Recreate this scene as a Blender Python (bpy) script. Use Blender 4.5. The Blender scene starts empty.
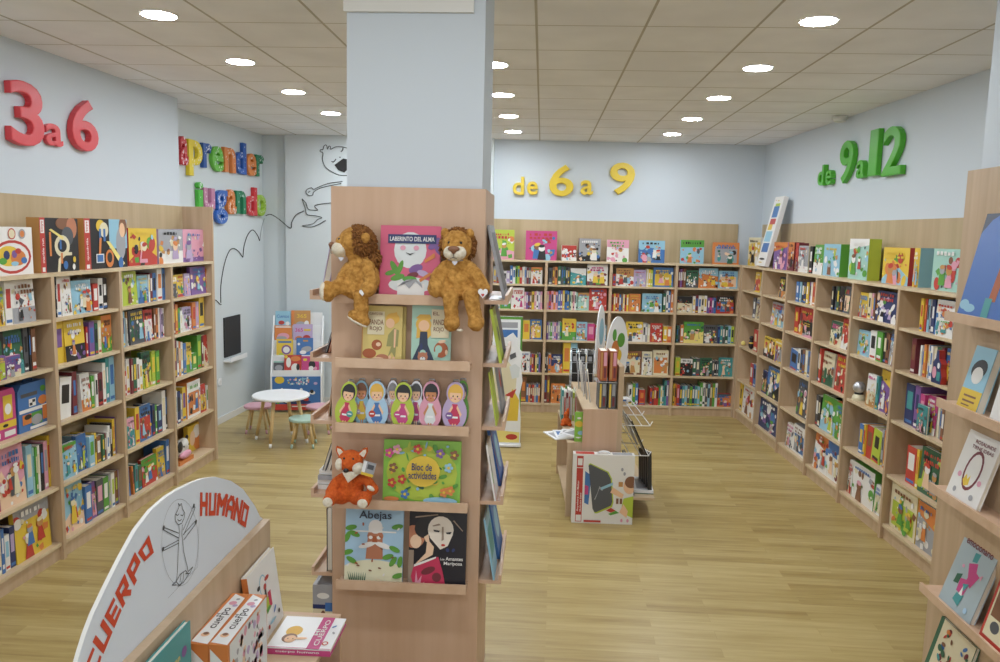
import bpy, math, random
from mathutils import Vector, Matrix
C = bpy.context.scene
COL = C.collection
rnd = random.Random(7)

# ------------------------------------------------------------------ camera
F_PX, PITCH, ROLL, YAW, CAM_H = 789.09, 0.1231, 0.0230, -0.0505, 2.2059
ZC = 3.3551
fw = Vector((math.sin(YAW)*math.cos(PITCH), math.cos(YAW)*math.cos(PITCH), -math.sin(PITCH)))
r0 = Vector((math.cos(YAW), -math.sin(YAW), 0)); u0 = r0.cross(fw)
RT = math.cos(ROLL)*r0 + math.sin(ROLL)*u0
UP = -math.sin(ROLL)*r0 + math.cos(ROLL)*u0
CAM = Vector((0, 0, CAM_H))
cd = bpy.data.cameras.new('camera'); cam = bpy.data.objects.new('camera', cd); COL.objects.link(cam)
cd.sensor_width = 36; cd.lens = 36*F_PX/1000; cd.clip_start = .05
mw = Matrix((RT, UP, -fw)).transposed().to_4x4(); mw.translation = CAM
cam.matrix_world = mw
C.camera = cam
# ------------------------------------------------------------------ light
w = bpy.data.worlds.new('world'); C.world = w; w.use_nodes = True
w.node_tree.nodes['Background'].inputs[0].default_value = (1, .98, .96, 1)
w.node_tree.nodes['Background'].inputs[1].default_value = .85
C.view_settings.view_transform = 'Standard'; C.view_settings.look = 'None'
C.view_settings.exposure = 0.33; C.view_settings.gamma = 1; C.view_settings.use_curve_mapping = False
LAMP = 124.0

# ------------------------------------------------------------------ materials
def lin(c): return tuple((v/12.92 if v <= .04045 else ((v+.055)/1.055)**2.4) for v in c)
def hexc(h): return lin(tuple(int(h[i:i+2], 16)/255 for i in (0, 2, 4)))
PAL = dict(w='e9e8e4', k='26262a', g='58a83c', G='2f6a4c', l='b9cf3a', r='cc3a30', R='7c2c38', b='3c74bc', B='28386e',
           c='8cc3dc', t='3f9c9e', y='ecc634', o='e2813a', p='e39ab2', m='cf3d84', v='7d55a0', n='8a5a3c', e='e3d9b4',
           s='a2a4ab', S='55585f', f='b9a3cf', h='f0c8a4', T='9fd0c4', Y='f4e27a', x='c98f4a')
MATS = {}
def nodes(name):
    m = bpy.data.materials.new(name); m.use_nodes = True
    nt = m.node_tree; return m, nt, nt.nodes['Principled BSDF']
def plain(name, h, rough=.5, metal=0, emit=None, spec=None):
    if name in MATS: return name
    m, nt, b = nodes(name); c = hexc(h) if isinstance(h, str) else h
    b.inputs['Base Color'].default_value = (*c, 1); b.inputs['Roughness'].default_value = rough; b.inputs['Metallic'].default_value = metal
    if spec is not None: b.inputs['Specular IOR Level'].default_value = spec
    if emit: b.inputs['Emission Color'].default_value = (*emit[0], 1); b.inputs['Emission Strength'].default_value = emit[1]
    MATS[name] = m; return name
def noisy(name, ha, hb, scale=(1, 1, 1), ns=4, rough=.5, bump=0, detail=3, lo=.35, hi=.65, coord='Object'):
    m, nt, b = nodes(name); N = nt.nodes; L = nt.links
    tc = N.new('ShaderNodeTexCoord'); mp = N.new('ShaderNodeMapping'); mp.inputs['Scale'].default_value = scale
    no = N.new('ShaderNodeTexNoise'); no.inputs['Scale'].default_value = ns; no.inputs['Detail'].default_value = detail
    cr = N.new('ShaderNodeValToRGB'); cr.color_ramp.elements[0].position = lo; cr.color_ramp.elements[1].position = hi
    cr.color_ramp.elements[0].color = (*hexc(ha), 1); cr.color_ramp.elements[1].color = (*hexc(hb), 1)
    L.new(tc.outputs[coord], mp.inputs[0]); L.new(mp.outputs[0], no.inputs['Vector']); L.new(no.outputs['Fac'], cr.inputs[0]); L.new(cr.outputs[0], b.inputs['Base Color'])
    b.inputs['Roughness'].default_value = rough
    if bump:
        bp = N.new('ShaderNodeBump'); bp.inputs['Strength'].default_value = bump; bp.inputs['Distance'].default_value = .01
        L.new(no.outputs['Fac'], bp.inputs['Height']); L.new(bp.outputs[0], b.inputs['Normal'])
    MATS[name] = m; return name
def soften(h):
    c = [int(h[i:i+2], 16) for i in (0, 2, 4)]; g = sum(c)/3
    return ''.join('%02x' % int(v*.86+g*.14) for v in c)
for k_, h_ in PAL.items():
    h_ = soften(h_)
    plain('c_'+k_, h_, .38)
noisy('wood', 'bba183', 'c8af92', (14, 14, .8), 1.3, .42, 0, 5)
noisy('wood_side', 'bfa587', 'd0b89b', (1.1, 1.1, 26), 1.6, .42, 0, 5)
noisy('wood_lip', 'cdac8e', 'd9bb9f', (2, 2, 2), 6, .45)
noisy('wood_edge', 'cbb795', 'd8c6a6', (2, 2, 2), 6, .45)
noisy('wood_shelf', 'c4ab8a', 'd3bd9e', (1.2, 1.2, 20), 1.5, .42, 0, 4)
noisy('wood_clad', 'b39f7c', 'c0ac8a', (10, 10, .6), 1.3, .45, 0, 5)
noisy('wood_pink', 'c8a68a', 'd0b096', (12, 12, .7), 1.3, .45, 0, 5)
plain('wall', 'cdd6de', .75, spec=.2); plain('wall_far', 'd0d8dc', .75, spec=.2)
noisy('ceil', 'e8e9ec', 'f1f2f5', (1, 1, 1), 2.2, .85)
plain('rail', 'b5b0a4', .7); plain('crossbar', 'aaa598', .6)
plain('white', 'eceef0', .35); plain('offwhite', 'dcdcd8', .5); plain('pages', 'e6e1d3', .8)
plain('lamp', 'ffffff', .5, emit=((.92, .97, 1.02), LAMP)); plain('lamp_rim', 'f0f0f0', .4)
plain('metal', 'b8bcc0', .3, .8); plain('dark', '2c2c2e', .6); plain('skin', 'f0c7a0', .5); plain('skin_dark', 'c98a5e', .5)
plain('silver', 'c9cbd2', .22, .7); plain('foxtxt', 'b5451f', .8)
noisy('fur', '9c6a28', 'cf9c50', (1, 1, 1), 55, .95, .9, 4, .3, .7)
noisy('mane', '6e4420', '96642f', (1, 1, 1), 50, .95, .9, 4, .3, .7)
noisy('foxfur', 'c0501a', 'dd6a26', (1, 1, 1), 90, .95, .7, 4, .3, .7)
noisy('plushwhite', 'd9cfb8', 'ece5d6', (1, 1, 1), 80, .95, .5, 4, .3, .7)
def floor_mat():
    m, nt, b = nodes('floor'); N = nt.nodes; L = nt.links
    tc = N.new('ShaderNodeTexCoord'); mp = N.new('ShaderNodeMapping'); mp.inputs['Rotation'].default_value = (0, 0, .02)
    br = N.new('ShaderNodeTexBrick'); br.inputs['Scale'].default_value = 1; br.inputs['Brick Width'].default_value = .95; br.inputs['Row Height'].default_value = .098
    br.inputs['Mortar Size'].default_value = .0012; br.inputs['Color1'].default_value = (0, 0, 0, 1); br.inputs['Color2'].default_value = (1, 1, 1, 1); br.inputs['Mortar'].default_value = (.35, .35, .35, 1)
    br.offset = .37; br.inputs['Bias'].default_value = 0
    L.new(tc.outputs['Object'], mp.inputs[0]); L.new(mp.outputs[0], br.inputs[0])
    m2 = N.new('ShaderNodeMapping'); m2.inputs['Scale'].default_value = (.8, 11, 1); L.new(tc.outputs['Object'], m2.inputs[0])
    no = N.new('ShaderNodeTexNoise'); no.inputs['Scale'].default_value = 2.2; no.inputs['Detail'].default_value = 6; no.inputs['Roughness'].default_value = .65
    # shift the grain from plank to plank
    sh = N.new('ShaderNodeVectorMath'); sh.operation = 'MULTIPLY_ADD'; sh.inputs[1].default_value = (7, 7, 7)
    L.new(br.outputs['Color'], sh.inputs[0]); L.new(m2.outputs[0], sh.inputs[2]); L.new(sh.outputs[0], no.inputs['Vector'])
    mx = N.new('ShaderNodeMix'); mx.data_type = 'FLOAT'; mx.inputs[0].default_value = .24
    L.new(no.outputs['Fac'], mx.inputs[2]); L.new(br.outputs['Color'], mx.inputs[3])
    cr = N.new('ShaderNodeValToRGB'); e = cr.color_ramp.elements; e[0].position = .2; e[0].color = (*hexc('876d3a'), 1); e[1].position = .75; e[1].color = (*hexc('bfac77'), 1)
    n_ = cr.color_ramp.elements.new(.45); n_.color = (*hexc('a8925b'), 1)
    L.new(mx.outputs[0], cr.inputs[0]); L.new(cr.outputs[0], b.inputs['Base Color']); b.inputs['Roughness'].default_value = .33
    MATS['floor'] = m
floor_mat()

# ------------------------------------------------------------------ mesh builder
class MB:
    def __init__(s): s.v = []; s.f = []; s.m = []; s.mats = []; s.sm = []
    def mi(s, m):
        if m not in s.mats: s.mats.append(m)
        return s.mats.index(m)
    def add(s, vs, fs, m, smooth=False):
        o = len(s.v); s.v += [Vector(p) for p in vs]; k = s.mi(m)
        for f in fs: s.f.append([i+o for i in f]); s.m.append(k); s.sm.append(smooth)
        return s
    def box(s, a, b, m, T=None):
        x0, y0, z0 = a; x1, y1, z1 = b
        vs = [Vector(p) for p in ((x0,y0,z0),(x1,y0,z0),(x1,y1,z0),(x0,y1,z0),(x0,y0,z1),(x1,y0,z1),(x1,y1,z1),(x0,y1,z1))]
        if T: vs = [T @ p for p in vs]
        return s.add(vs, [(0,3,2,1),(4,5,6,7),(0,1,5,4),(1,2,6,5),(2,3,7,6),(3,0,4,7)], m)
    def prism(s, pts, d0, d1, m, T=None, side=None):      # pts in local XZ (ccw seen from -Y), extruded from y=d0 to d1
        n = len(pts); a = [Vector((x, d0, z)) for x, z in pts]; b = [Vector((x, d1, z)) for x, z in pts]
        vs = a+b
        if T: vs = [T @ p for p in vs]
        s.add(vs, [tuple(range(n)), tuple(range(2*n-1, n-1, -1))], m)
        s.add(vs, [(i, i+n, (i+1) % n+n, (i+1) % n) for i in range(n)], side or m)
        return s
    def flat(s, pts, y, m):                                # thin printed patch on the face y
        return s.add([(x, y, z) for x, z in pts], [tuple(range(len(pts)))], m)
    def ell(s, c, r, m, T=None, nu=16, nv=10):
        vs = []; fs = []
        for j in range(nv+1):
            th = math.pi*j/nv
            for i in range(nu):
                ph = 2*math.pi*i/nu
                p = Vector((r[0]*math.sin(th)*math.cos(ph), r[1]*math.sin(th)*math.sin(ph), r[2]*math.cos(th)))
                if T: p = T @ p
                vs.append(p+Vector(c))
        for j in range(nv):
            for i in range(nu):
                a = j*nu+i; b = j*nu+(i+1) % nu; fs.append((a, a+nu, b+nu, b))
        return s.add(vs, fs, m, True)
    def tube(s, path, r, m, n=8, cap=True):
        P = [Vector(p) for p in path]; rr = r if isinstance(r, (list, tuple)) else [r]*len(P)
        vs = []; fs = []; a = None
        for k, p in enumerate(P):
            t = (P[min(k+1, len(P)-1)]-P[max(k-1, 0)]).normalized()
            if a is None: a = t.orthogonal().normalized()
            a = (a-t*a.dot(t)).normalized(); b = t.cross(a)
            vs += [p+(a*math.cos(2*math.pi*i/n)+b*math.sin(2*math.pi*i/n))*rr[k] for i in range(n)]
        for k in range(len(P)-1):
            fs += [(k*n+i, k*n+(i+1) % n, (k+1)*n+(i+1) % n, (k+1)*n+i) for i in range(n)]
        if cap: fs += [tuple(range(n-1, -1, -1)), tuple(range((len(P)-1)*n, len(P)*n))]
        return s.add(vs, fs, m, True)
    def lathe(s, prof, m, c=(0, 0, 0), n=32, smooth=False):
        vs = []; fs = []
        for r, z in prof: vs += [(c[0]+r*math.cos(2*math.pi*i/n), c[1]+r*math.sin(2*math.pi*i/n), c[2]+z) for i in range(n)]
        for k in range(len(prof)-1): fs += [(k*n+i, k*n+(i+1) % n, (k+1)*n+(i+1) % n, (k+1)*n+i) for i in range(n)]
        fs += [tuple(range(n-1, -1, -1)), tuple(range((len(prof)-1)*n, len(prof)*n))]
        return s.add(vs, fs, m, smooth)
    def build(s, name, parent=None, loc=None, rot=None, origin=None):
        me = bpy.data.meshes.new(name)
        vs = s.v
        if origin is not None: vs = [p-Vector(origin) for p in vs]; loc = loc or origin
        me.from_pydata([tuple(p) for p in vs], [], s.f)
        for k in s.mats: me.materials.append(MATS[k])
        me.polygons.foreach_set('material_index', s.m); me.polygons.foreach_set('use_smooth', s.sm)
        me.update()
        o = bpy.data.objects.new(name, me); COL.objects.link(o)
        if loc is not None: o.location = loc
        if rot is not None: o.rotation_euler = rot
        if parent is not None: o.parent = parent
        return o
def tag(o, label, cat, group=None, kind=None):
    o['label'] = label; o['category'] = cat
    if group: o['group'] = group
    if kind: o['kind'] = kind
    return o
def struct(o): o['kind'] = 'structure'; return o
def empty(name, loc, rz=0, label=None, cat=None, group=None):
    o = bpy.data.objects.new(name, None); COL.objects.link(o); o.location = loc; o.rotation_euler = (0, 0, rz); o.empty_display_size = .1
    if label: tag(o, label, cat, group)
    return o
def ray(x, y): return fw + RT*((x-500)/F_PX) - UP*((y-331)/F_PX)
def hit(x, y, axis, val):
    d = ray(x, y); t = (val-CAM[axis])/d[axis]; return CAM+d*t

# ------------------------------------------------------------------ frames: a wall-parallel plane with U to the right (seen from the room) and D into the wall
class Frame:
    def __init__(s, base, U):
        s.base = Vector((base[0], base[1], 0)); s.U = Vector((U[0], U[1], 0)).normalized(); s.D = Vector((-s.U.y, s.U.x, 0)); s.rz = math.atan2(s.U.y, s.U.x)
    def P(s, a, d, z): return s.base+s.U*a+s.D*d+Vector((0, 0, z))
    def hit(s, x, y, d=0):
        r = ray(x, y); p0 = s.base+s.D*d; t = (p0-CAM).dot(s.D)/r.dot(s.D); q = CAM+r*t
        return (q-s.base).dot(s.U), q.z
    def s_at(s, px, d, z):        # where on the line (d, z) the picture column px falls
        n = RT*F_PX-fw*(px-500); p0 = s.P(0, d, z)-CAM
        return -(p0.dot(n))/(s.U.dot(n))
    def z_at(s, a, d, py):
        n = -UP*F_PX-fw*(py-331); p0 = s.P(a, d, 0)-CAM
        return -(p0.dot(n))/n.z
AL, AR, AB = .0215, -.0411, .0471
XL, XR, YB, XWL, XWR, YC = -3.2097, 2.8434, 9.6627, -3.499, 3.1352, 9.9524
FL = Frame((XL, 0), (math.sin(AL), math.cos(AL)))
FR = Frame((XR, 0), (-math.sin(AR), -math.cos(AR)))
FB = Frame((0, YB), (math.cos(AB), math.sin(AB)))
WL = Frame((XWL, 0), (math.sin(AL), math.cos(AL)))
WR = Frame((XWR, 0), (-math.sin(AR), -math.cos(AR)))
WB = Frame((0, YC), (math.cos(AB), math.sin(AB)))
WREC = Frame((-3.635, 7.2), (.12, 2.6))            # recess wall, left
WK = Frame((-3.21, 9.80), (1, 0))                  # recess wall, back
ROWZ = [1.89, 1.597, 1.287, .912, .499, .116]
TH = .022; DEPTH = .285

# ------------------------------------------------------------------ room
def quad(name, pts, m, th=None):
    mb = MB(); mb.add(pts, [(0, 1, 2, 3)], m); return struct(mb.build(name))
o = MB().box((-4.4, -2.5, -.05), (4.2, 10.6, 0), 'floor').build('floor'); struct(o)
cl = MB().box((-4.4, -2.5, ZC), (4.2, 10.6, ZC+.05), 'ceil').build('ceiling'); struct(cl)
g_ = MB()
k = -8
XG, YG = -.0663, .415
while k < 8:
    x = XG+.6*k
    if -3.7 < x < 3.3: g_.box((x-.007, -2.4, ZC-.0015), (x+.007, 10.2, ZC+.001), 'rail')
    k += 1
for j in range(-4, 18):
    y = YG+.591*j
    g_.box((-3.75, y-.003, ZC-.001), (3.3, y+.003, ZC+.0012), 'crossbar')
g_.build('tile_grid', cl)
def wallbox(name, p, q, m='wall', th=.12, side=1):
    p = Vector((*p, 0)); q = Vector((*q, 0)); d = (q-p).normalized(); n = Vector((-d.y, d.x, 0))*th*side
    mb = MB(); vs = [p, q, q+n, p+n]; vs += [v+Vector((0, 0, ZC)) for v in vs]
    mb.add(vs, [(0,3,2,1),(4,5,6,7),(0,1,5,4),(1,2,6,5),(2,3,7,6),(3,0,4,7)], m); return struct(mb.build(name))
wallbox('wall_left', WL.P(-2.4, 0, 0)[:2], WL.P(7.20, 0, 0)[:2], th=.35)
wallbox('wall_recess', WREC.P(-.1, 0, 0)[:2], WREC.P(2.65, 0, 0)[:2], 'wall_far', th=.1)
wallbox('wall_recess_back', (-3.6, 9.88), (-3.21, 9.88), 'wall_far')
wallbox('wall_recess_end', (-3.21, 9.80), (-.62, 9.80), 'wall_far', th=.2)
wallbox('wall_back', WB.P(-.76, 0, 0)[:2], WB.P(2.9, 0, 0)[:2])
wallbox('wall_right', WR.P(-10.3, 0, 0)[:2], WR.P(2.4, 0, 0)[:2])
mb = MB(); T = Matrix.Translation(WREC.P(0, 0, 0)) @ Matrix.Rotation(WREC.rz, 4, 'Z'); mb.box((-.1, -.012, 0), (2.6, .02, .075), 'offwhite', T); struct(mb.build('baseboard_left'))
mb = MB(); mb.box((-3.21, 9.788, 0), (-.75, 9.81, .075), 'offwhite'); struct(mb.build('baseboard_back'))

# ------------------------------------------------------------------ bookcases
def unit_box(mb, a0, a1, d0, d1, z0, z1, m): mb.box((a0, d0, z0), (a1, d1, z1), m); return mb
def bookcase(fr, b, label, ptop=2.386, panel=(None, None), endpanel=None, wmat='wood'):
    root = empty('wall_bookcase', fr.P(b[0], 0, 0), fr.rz, label, 'bookcase', 'built-in bookcases round the walls'); o0 = b[0]
    for i, x in enumerate(b):
        x -= o0
        unit_box(MB(), x-.016, x+.016, -.012, DEPTH-.012, 0, 1.866, 'wood_edge' if False else wmat).build('divider', root)
    for i in range(len(b)-1):
        x0 = b[i]-o0+.0165; x1 = b[i+1]-o0-.0165
        for z in ROWZ[1:]:
            mb = MB(); unit_box(mb, x0, x1, .002, DEPTH-.012, z-TH, z, 'wood_shelf'); unit_box(mb, x0, x1, 0, .002, z-TH, z, 'wood_edge')
            mb.build('shelf', root)
        unit_box(MB(), x0, x1, .014, .032, 0, .094, wmat).build('plinth', root)
    mb = MB(); unit_box(mb, -.016, b[-1]-o0+.016, -.010, DEPTH-.012, 1.867, 1.89, 'wood_shelf'); unit_box(mb, -.016, b[-1]-o0+.016, -.012, -.010, 1.867, 1.89, 'wood_edge'); mb.build('top_board', root)
    # panelling, boards butted edge to edge
    p0 = panel[0] if panel[0] is not None else -.016; p1 = panel[1] if panel[1] is not None else b[-1]-o0+.016
    mb = MB(); unit_box(mb, p0, p1, DEPTH-.011, DEPTH+.004, 0, ptop, 'wood_clad'); mb.build('back_panel', root)
    if endpanel == 'far': unit_box(MB(), b[-1]-o0+.0165, b[-1]-o0+.036, -.012, DEPTH+.3, 0, ptop, wmat).build('end_panel', root)
    return root
LB = [4.075+.7765*i for i in range(5)]
LB = [3.30]+LB
RB = [-9.735+.7755*i for i in range(8)]
BB = [-.745, .062, .852, 1.652, 2.432]
bookcase(FL, LB, 'long beech bookcase along the left wall under the red numerals', endpanel='far')
bookcase(FR, RB, 'long beech bookcase along the right wall under the green lettering', panel=(-.24, None))
bookcase(FB, BB, 'beech bookcase across the back wall under the yellow lettering')

# ------------------------------------------------------------------ covers
def rect(x0, z0, x1, z1): return [(x0, z0), (x1, z0), (x1, z1), (x0, z1)]
def oval(cx, cz, rx, rz, n=18, a=0): 
    return [(cx+rx*math.cos(t)*math.cos(a)-rz*math.sin(t)*math.sin(a), cz+rx*math.cos(t)*math.sin(a)+rz*math.sin(t)*math.cos(a)) for t in [2*math.pi*i/n for i in range(n)]]
FONT = {}
def glyphs(text, bold=0, extrude=0, bevel=0):
    key = (text, bold, extrude, bevel)
    if key not in FONT:
        cu = bpy.data.curves.new('lettering', 'FONT'); cu.body = text; cu.offset = bold; cu.extrude = extrude; cu.bevel_depth = bevel; cu.resolution_u = 4; cu.bevel_resolution = 2
        ob = bpy.data.objects.new('lettering', cu); COL.objects.link(ob); dg = bpy.context.evaluated_depsgraph_get()
        me = bpy.data.meshes.new_from_object(ob.evaluated_get(dg))
        vs = [v.co.copy() for v in me.vertices]; fs = [tuple(p.vertices) for p in me.polygons]
        bpy.data.objects.remove(ob); bpy.data.curves.remove(cu); bpy.data.meshes.remove(me)
        x0 = min(v.x for v in vs); x1 = max(v.x for v in vs); y0 = min(v.y for v in vs); y1 = max(v.y for v in vs)
        FONT[key] = ([Vector(((v.x-x0)/(x1-x0), (v.y-y0)/(y1-y0), v.z)) for v in vs], fs, (x1-x0)/(y1-y0))
    return FONT[key]
def lettering(mb, text, x0, z0, x1, z1, y, m, bold=.015, rot=0):
    vs, fs, _ = glyphs(text, bold); cx, cz = (x0+x1)/2, (z0+z1)/2; W, H = x1-x0, z1-z0
    if rot: ca, sa = math.cos(rot), math.sin(rot)
    out = []
    for v in vs:
        a, b = (v.x-.5)*W, (v.y-.5)*H
        if rot: a, b = (v.x-.5)*H, (v.y-.5)*W; a, b = a*ca-b*sa, a*sa+b*ca
        out.append((cx+a, y, cz+b))
    mb.add(out, fs, m)
def clipr(P, w, h):
    for ax, lim, sg in ((0, 0, 1), (0, w, -1), (1, 0, 1), (1, h, -1)):
        Q = []
        for i in range(len(P)):
            a, b = P[i-1], P[i]; ia, ib = (a[ax]-lim)*sg >= 0, (b[ax]-lim)*sg >= 0
            if ia != ib:
                t = (lim-a[ax])/(b[ax]-a[ax]); Q.append((a[0]+(b[0]-a[0])*t, a[1]+(b[1]-a[1])*t))
            if ib: Q.append(b)
        P = Q
        if not P: return P
    return P
def art(mb, w, h, shapes, y=0):
    """printed cover: shapes in fractions of the cover, laid on the face at y"""
    e = .0006
    for i, s in enumerate(shapes):
        yy = y-e*(1+i*.35); k = s[0]; m = s[-1]; m = 'c_'+m if 'c_'+m in MATS else m
        if k in 'rep':
            pts = rect(s[1]*w, s[2]*h, s[3]*w, s[4]*h) if k == 'r' else oval(s[1]*w, s[2]*h, s[3]*w, s[4]*w, a=(s[5] if len(s) > 6 else 0)) if k == 'e' else [(a*w, b*h) for a, b in s[1]]
            pts = clipr(pts, w, h)
            if len(pts) > 2: mb.flat(pts, yy, m)
        elif k == 't': lettering(mb, s[1], s[2]*w, s[3]*h, s[4]*w, s[5]*h, yy, m)
        elif k == 'v': lettering(mb, s[1], s[2]*w, s[3]*h, s[4]*w, s[5]*h, yy, m, rot=math.pi/2)
def rand_art(cols, rg):
    base = cols[0]; acc = [c for c in cols[1:]] or [rg.choice('wyrbk')]
    pick = lambda: rg.choice(acc) if rg.random() < .55 else rg.choice('wwseyrbcgopnSkhx')
    S = []; kind = rg.randrange(5)
    if kind == 0: S.append(('r', 0, 0, 1, rg.uniform(.12, .4), pick()))
    elif kind == 1: S.append(('p', [(0, 0), (1, 0), (1, rg.uniform(.2, .6)), (.6, rg.uniform(.2, .5)), (.3, rg.uniform(.1, .4)), (0, rg.uniform(.1, .5))], pick()))
    elif kind == 2: S.append(('r', .08, .08, .92, rg.uniform(.6, .72), pick()))
    elif kind == 3: S.append(('p', [(0, rg.uniform(.6, .8)), (1, rg.uniform(.5, .9)), (1, 1), (0, 1)], pick()))
    for _ in range(rg.randrange(15, 28)):
        x, z, r = rg.uniform(.05, .95), rg.uniform(.04, .8), rg.uniform(.02, .12)
        if rg.random() < .5: S.append(('e', x, z, r, r*rg.uniform(.5, 1.3), rg.uniform(0, 3), pick()))
        else:
            a = rg.uniform(0, 3); S.append(('p', [(x+r*math.cos(a+t), z+r*.9*math.sin(a+t)) for t in (0, rg.uniform(1.2, 2), rg.uniform(2.6, 3.4), rg.uniform(4, 5))], pick()))
    # a figure or two: body, head, cap
    for _ in range(rg.randrange(1, 4)):
        x, z, r = rg.uniform(.22, .78), rg.uniform(.2, .42), rg.uniform(.08, .15)
        S.append(('p', [(x-r, z-r*1.6), (x+r, z-r*1.6), (x+r*rg.uniform(.3, .8), z+r*.8), (x-r*rg.uniform(.3, .8), z+r*.8)], pick()))
        hcol = rg.choice('hwenxs'); S.append(('e', x, z+r*1.2, r*.75, r*.7, hcol)); S.append(('e', x, z+r*1.75, r*.7, r*.35, rg.uniform(-.3, .3), pick()))
    tc = rg.choice('wkrby') if base not in 'wYe' else rg.choice('rbkmgn')
    for row in range(rg.randrange(1, 3)):
        n = rg.randrange(5, 9); x = rg.uniform(.1, .22); wid = .95-2*x+.05; zt = (.82 if row == 0 else .7)+rg.uniform(-.02, .03); hh = rg.uniform(.06, .1)
        for i in range(n):
            ch = rg.random()
            S.append(('r', x, zt, x+wid/n*(.3 if ch < .25 else .68), zt+hh*(1 if ch > .5 else .8), tc)); x += wid/n
    return S

def book(loc, rz, wd, dp, h, base, shapes=None, lean=0, tilt=0, name='picture_book', label='', group=None, cat='book', face='cover', side=None, pages=True, spine=None, parent=None, rot=None):
    """local X = width seen from the room, Y = depth, Z = height. face: cover (front board towards the room), spine, or box"""
    mb = MB(); c = 'c_'+base if 'c_'+base in MATS else base; t = min(.003, wd*.2, dp*.2)
    pg = None
    if face == 'box':
        mb.box((0, 0, 0), (wd, dp, h), ('c_'+side if side else c)); mb.flat(rect(.0004, .0004, wd-.0004, h-.0004), -.0004, c)
        if shapes: art(mb, wd, h, shapes, -.0004)
    elif face == 'cover':
        mb.box((0, 0, 0), (wd, t, h), c); mb.box((0, dp-t, 0), (wd, dp, h), c); mb.box((0, t, 0), (t, dp-t, h), c)
        if shapes: art(mb, wd, h, shapes)
        pg = MB().box((t, t, .003), (wd-.004, dp-t, h-.003), 'pages')
    else:
        mb.box((0, 0, 0), (wd, t, h), c); mb.box((0, t, 0), (t, dp, h), c); mb.box((wd-t, t, 0), (wd, dp, h), c)
        if spine:
            for s in spine: mb.flat(rect(s[0]*wd, s[1]*h, s[2]*wd, s[3]*h), -.0006, 'c_'+s[4])
        pg = MB().box((t, t, .003), (wd-t, dp-.004, h-.003), 'pages')
    r_ = rot or (-tilt, lean, rz)
    o = mb.build(name, parent, loc, r_)
    if label: tag(o, label, cat, group)
    if pg: pg.build('page_block', o)
    return o

ORD = ['first', 'second', 'third', 'fourth', 'fifth', 'sixth', 'seventh', 'eighth', 'ninth', 'tenth', 'eleventh', 'twelfth', 'thirteenth', 'fourteenth', 'fifteenth', 'sixteenth', 'seventeenth', 'eighteenth', 'nineteenth', 'twentieth', 'twenty-first', 'twenty-second', 'twenty-third', 'twenty-fourth']
CN = dict(w='white', k='black', g='green', G='dark-green', l='lime-green', r='red', R='dark-red', b='blue', B='navy', c='light-blue', t='teal', y='yellow', o='orange', p='pink', m='magenta', v='purple', n='brown', e='cream', s='grey', S='dark-grey', f='lilac', T='mint', Y='pale-yellow', x='tan')
ROWN = ['on top', 'top shelf', 'second shelf', 'third shelf', 'fourth shelf', 'bottom shelf']
BAYN = {'L': ['out-of-view bay of left bookcase', 'nearest bay of left bookcase', 'second bay of left bookcase', 'third bay of left bookcase', 'farthest bay of left bookcase'],
        'B': ['leftmost bay of back bookcase', 'second bay of back bookcase', 'third bay of back bookcase', 'rightmost bay of back bookcase'],
        'R': ['farthest bay of right bookcase', 'second-farthest right bookcase bay', 'third-farthest right bookcase bay', 'third-nearest right bookcase bay', 'second-nearest right bookcase bay', 'nearest bay of right bookcase', 'hidden bay']}
GRP = {'L': 'books and games in the left bookcase', 'B': 'books and games in the back bookcase', 'R': 'books and games in the right bookcase'}
UN = {'L': (FL, LB), 'B': (FB, BB), 'R': (FR, RB)}
STOCK = {}
def fill(u, row, cr, text, bay=None):
    """text rows: x0 x1 ytop colours kind, in the picture coordinates of a crop cr=(ox, oy, scale)"""
    fr, bays = UN[u]; z = ROWZ[row]; items = STOCK.setdefault((u, row), [])
    ox, oy, sc = cr
    for e in text.split(';'):
        q = e.split()
        if not q: continue
        x0, x1, yt = float(q[0])/sc+ox, float(q[1])/sc+ox, float(q[2])/sc+oy
        cols = q[3]; kind = q[4] if len(q) > 4 else 's'
        d = .045+rnd.uniform(-.008, .008)
        if row == 0: d = .08
        if 'F' in kind: d = .012
        hz = z+.13
        a0, a1 = fr.s_at(x0, d, hz), fr.s_at(x1, d, hz); am = (a0+a1)/2
        top = fr.z_at(am, d, yt); h = top-z
        lim = (ROWZ[row-1]-TH-z-.008) if row > 0 else .6
        h = max(.08, min(h, lim))
        items.append([a0, a1, h, d, cols, kind])
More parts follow.
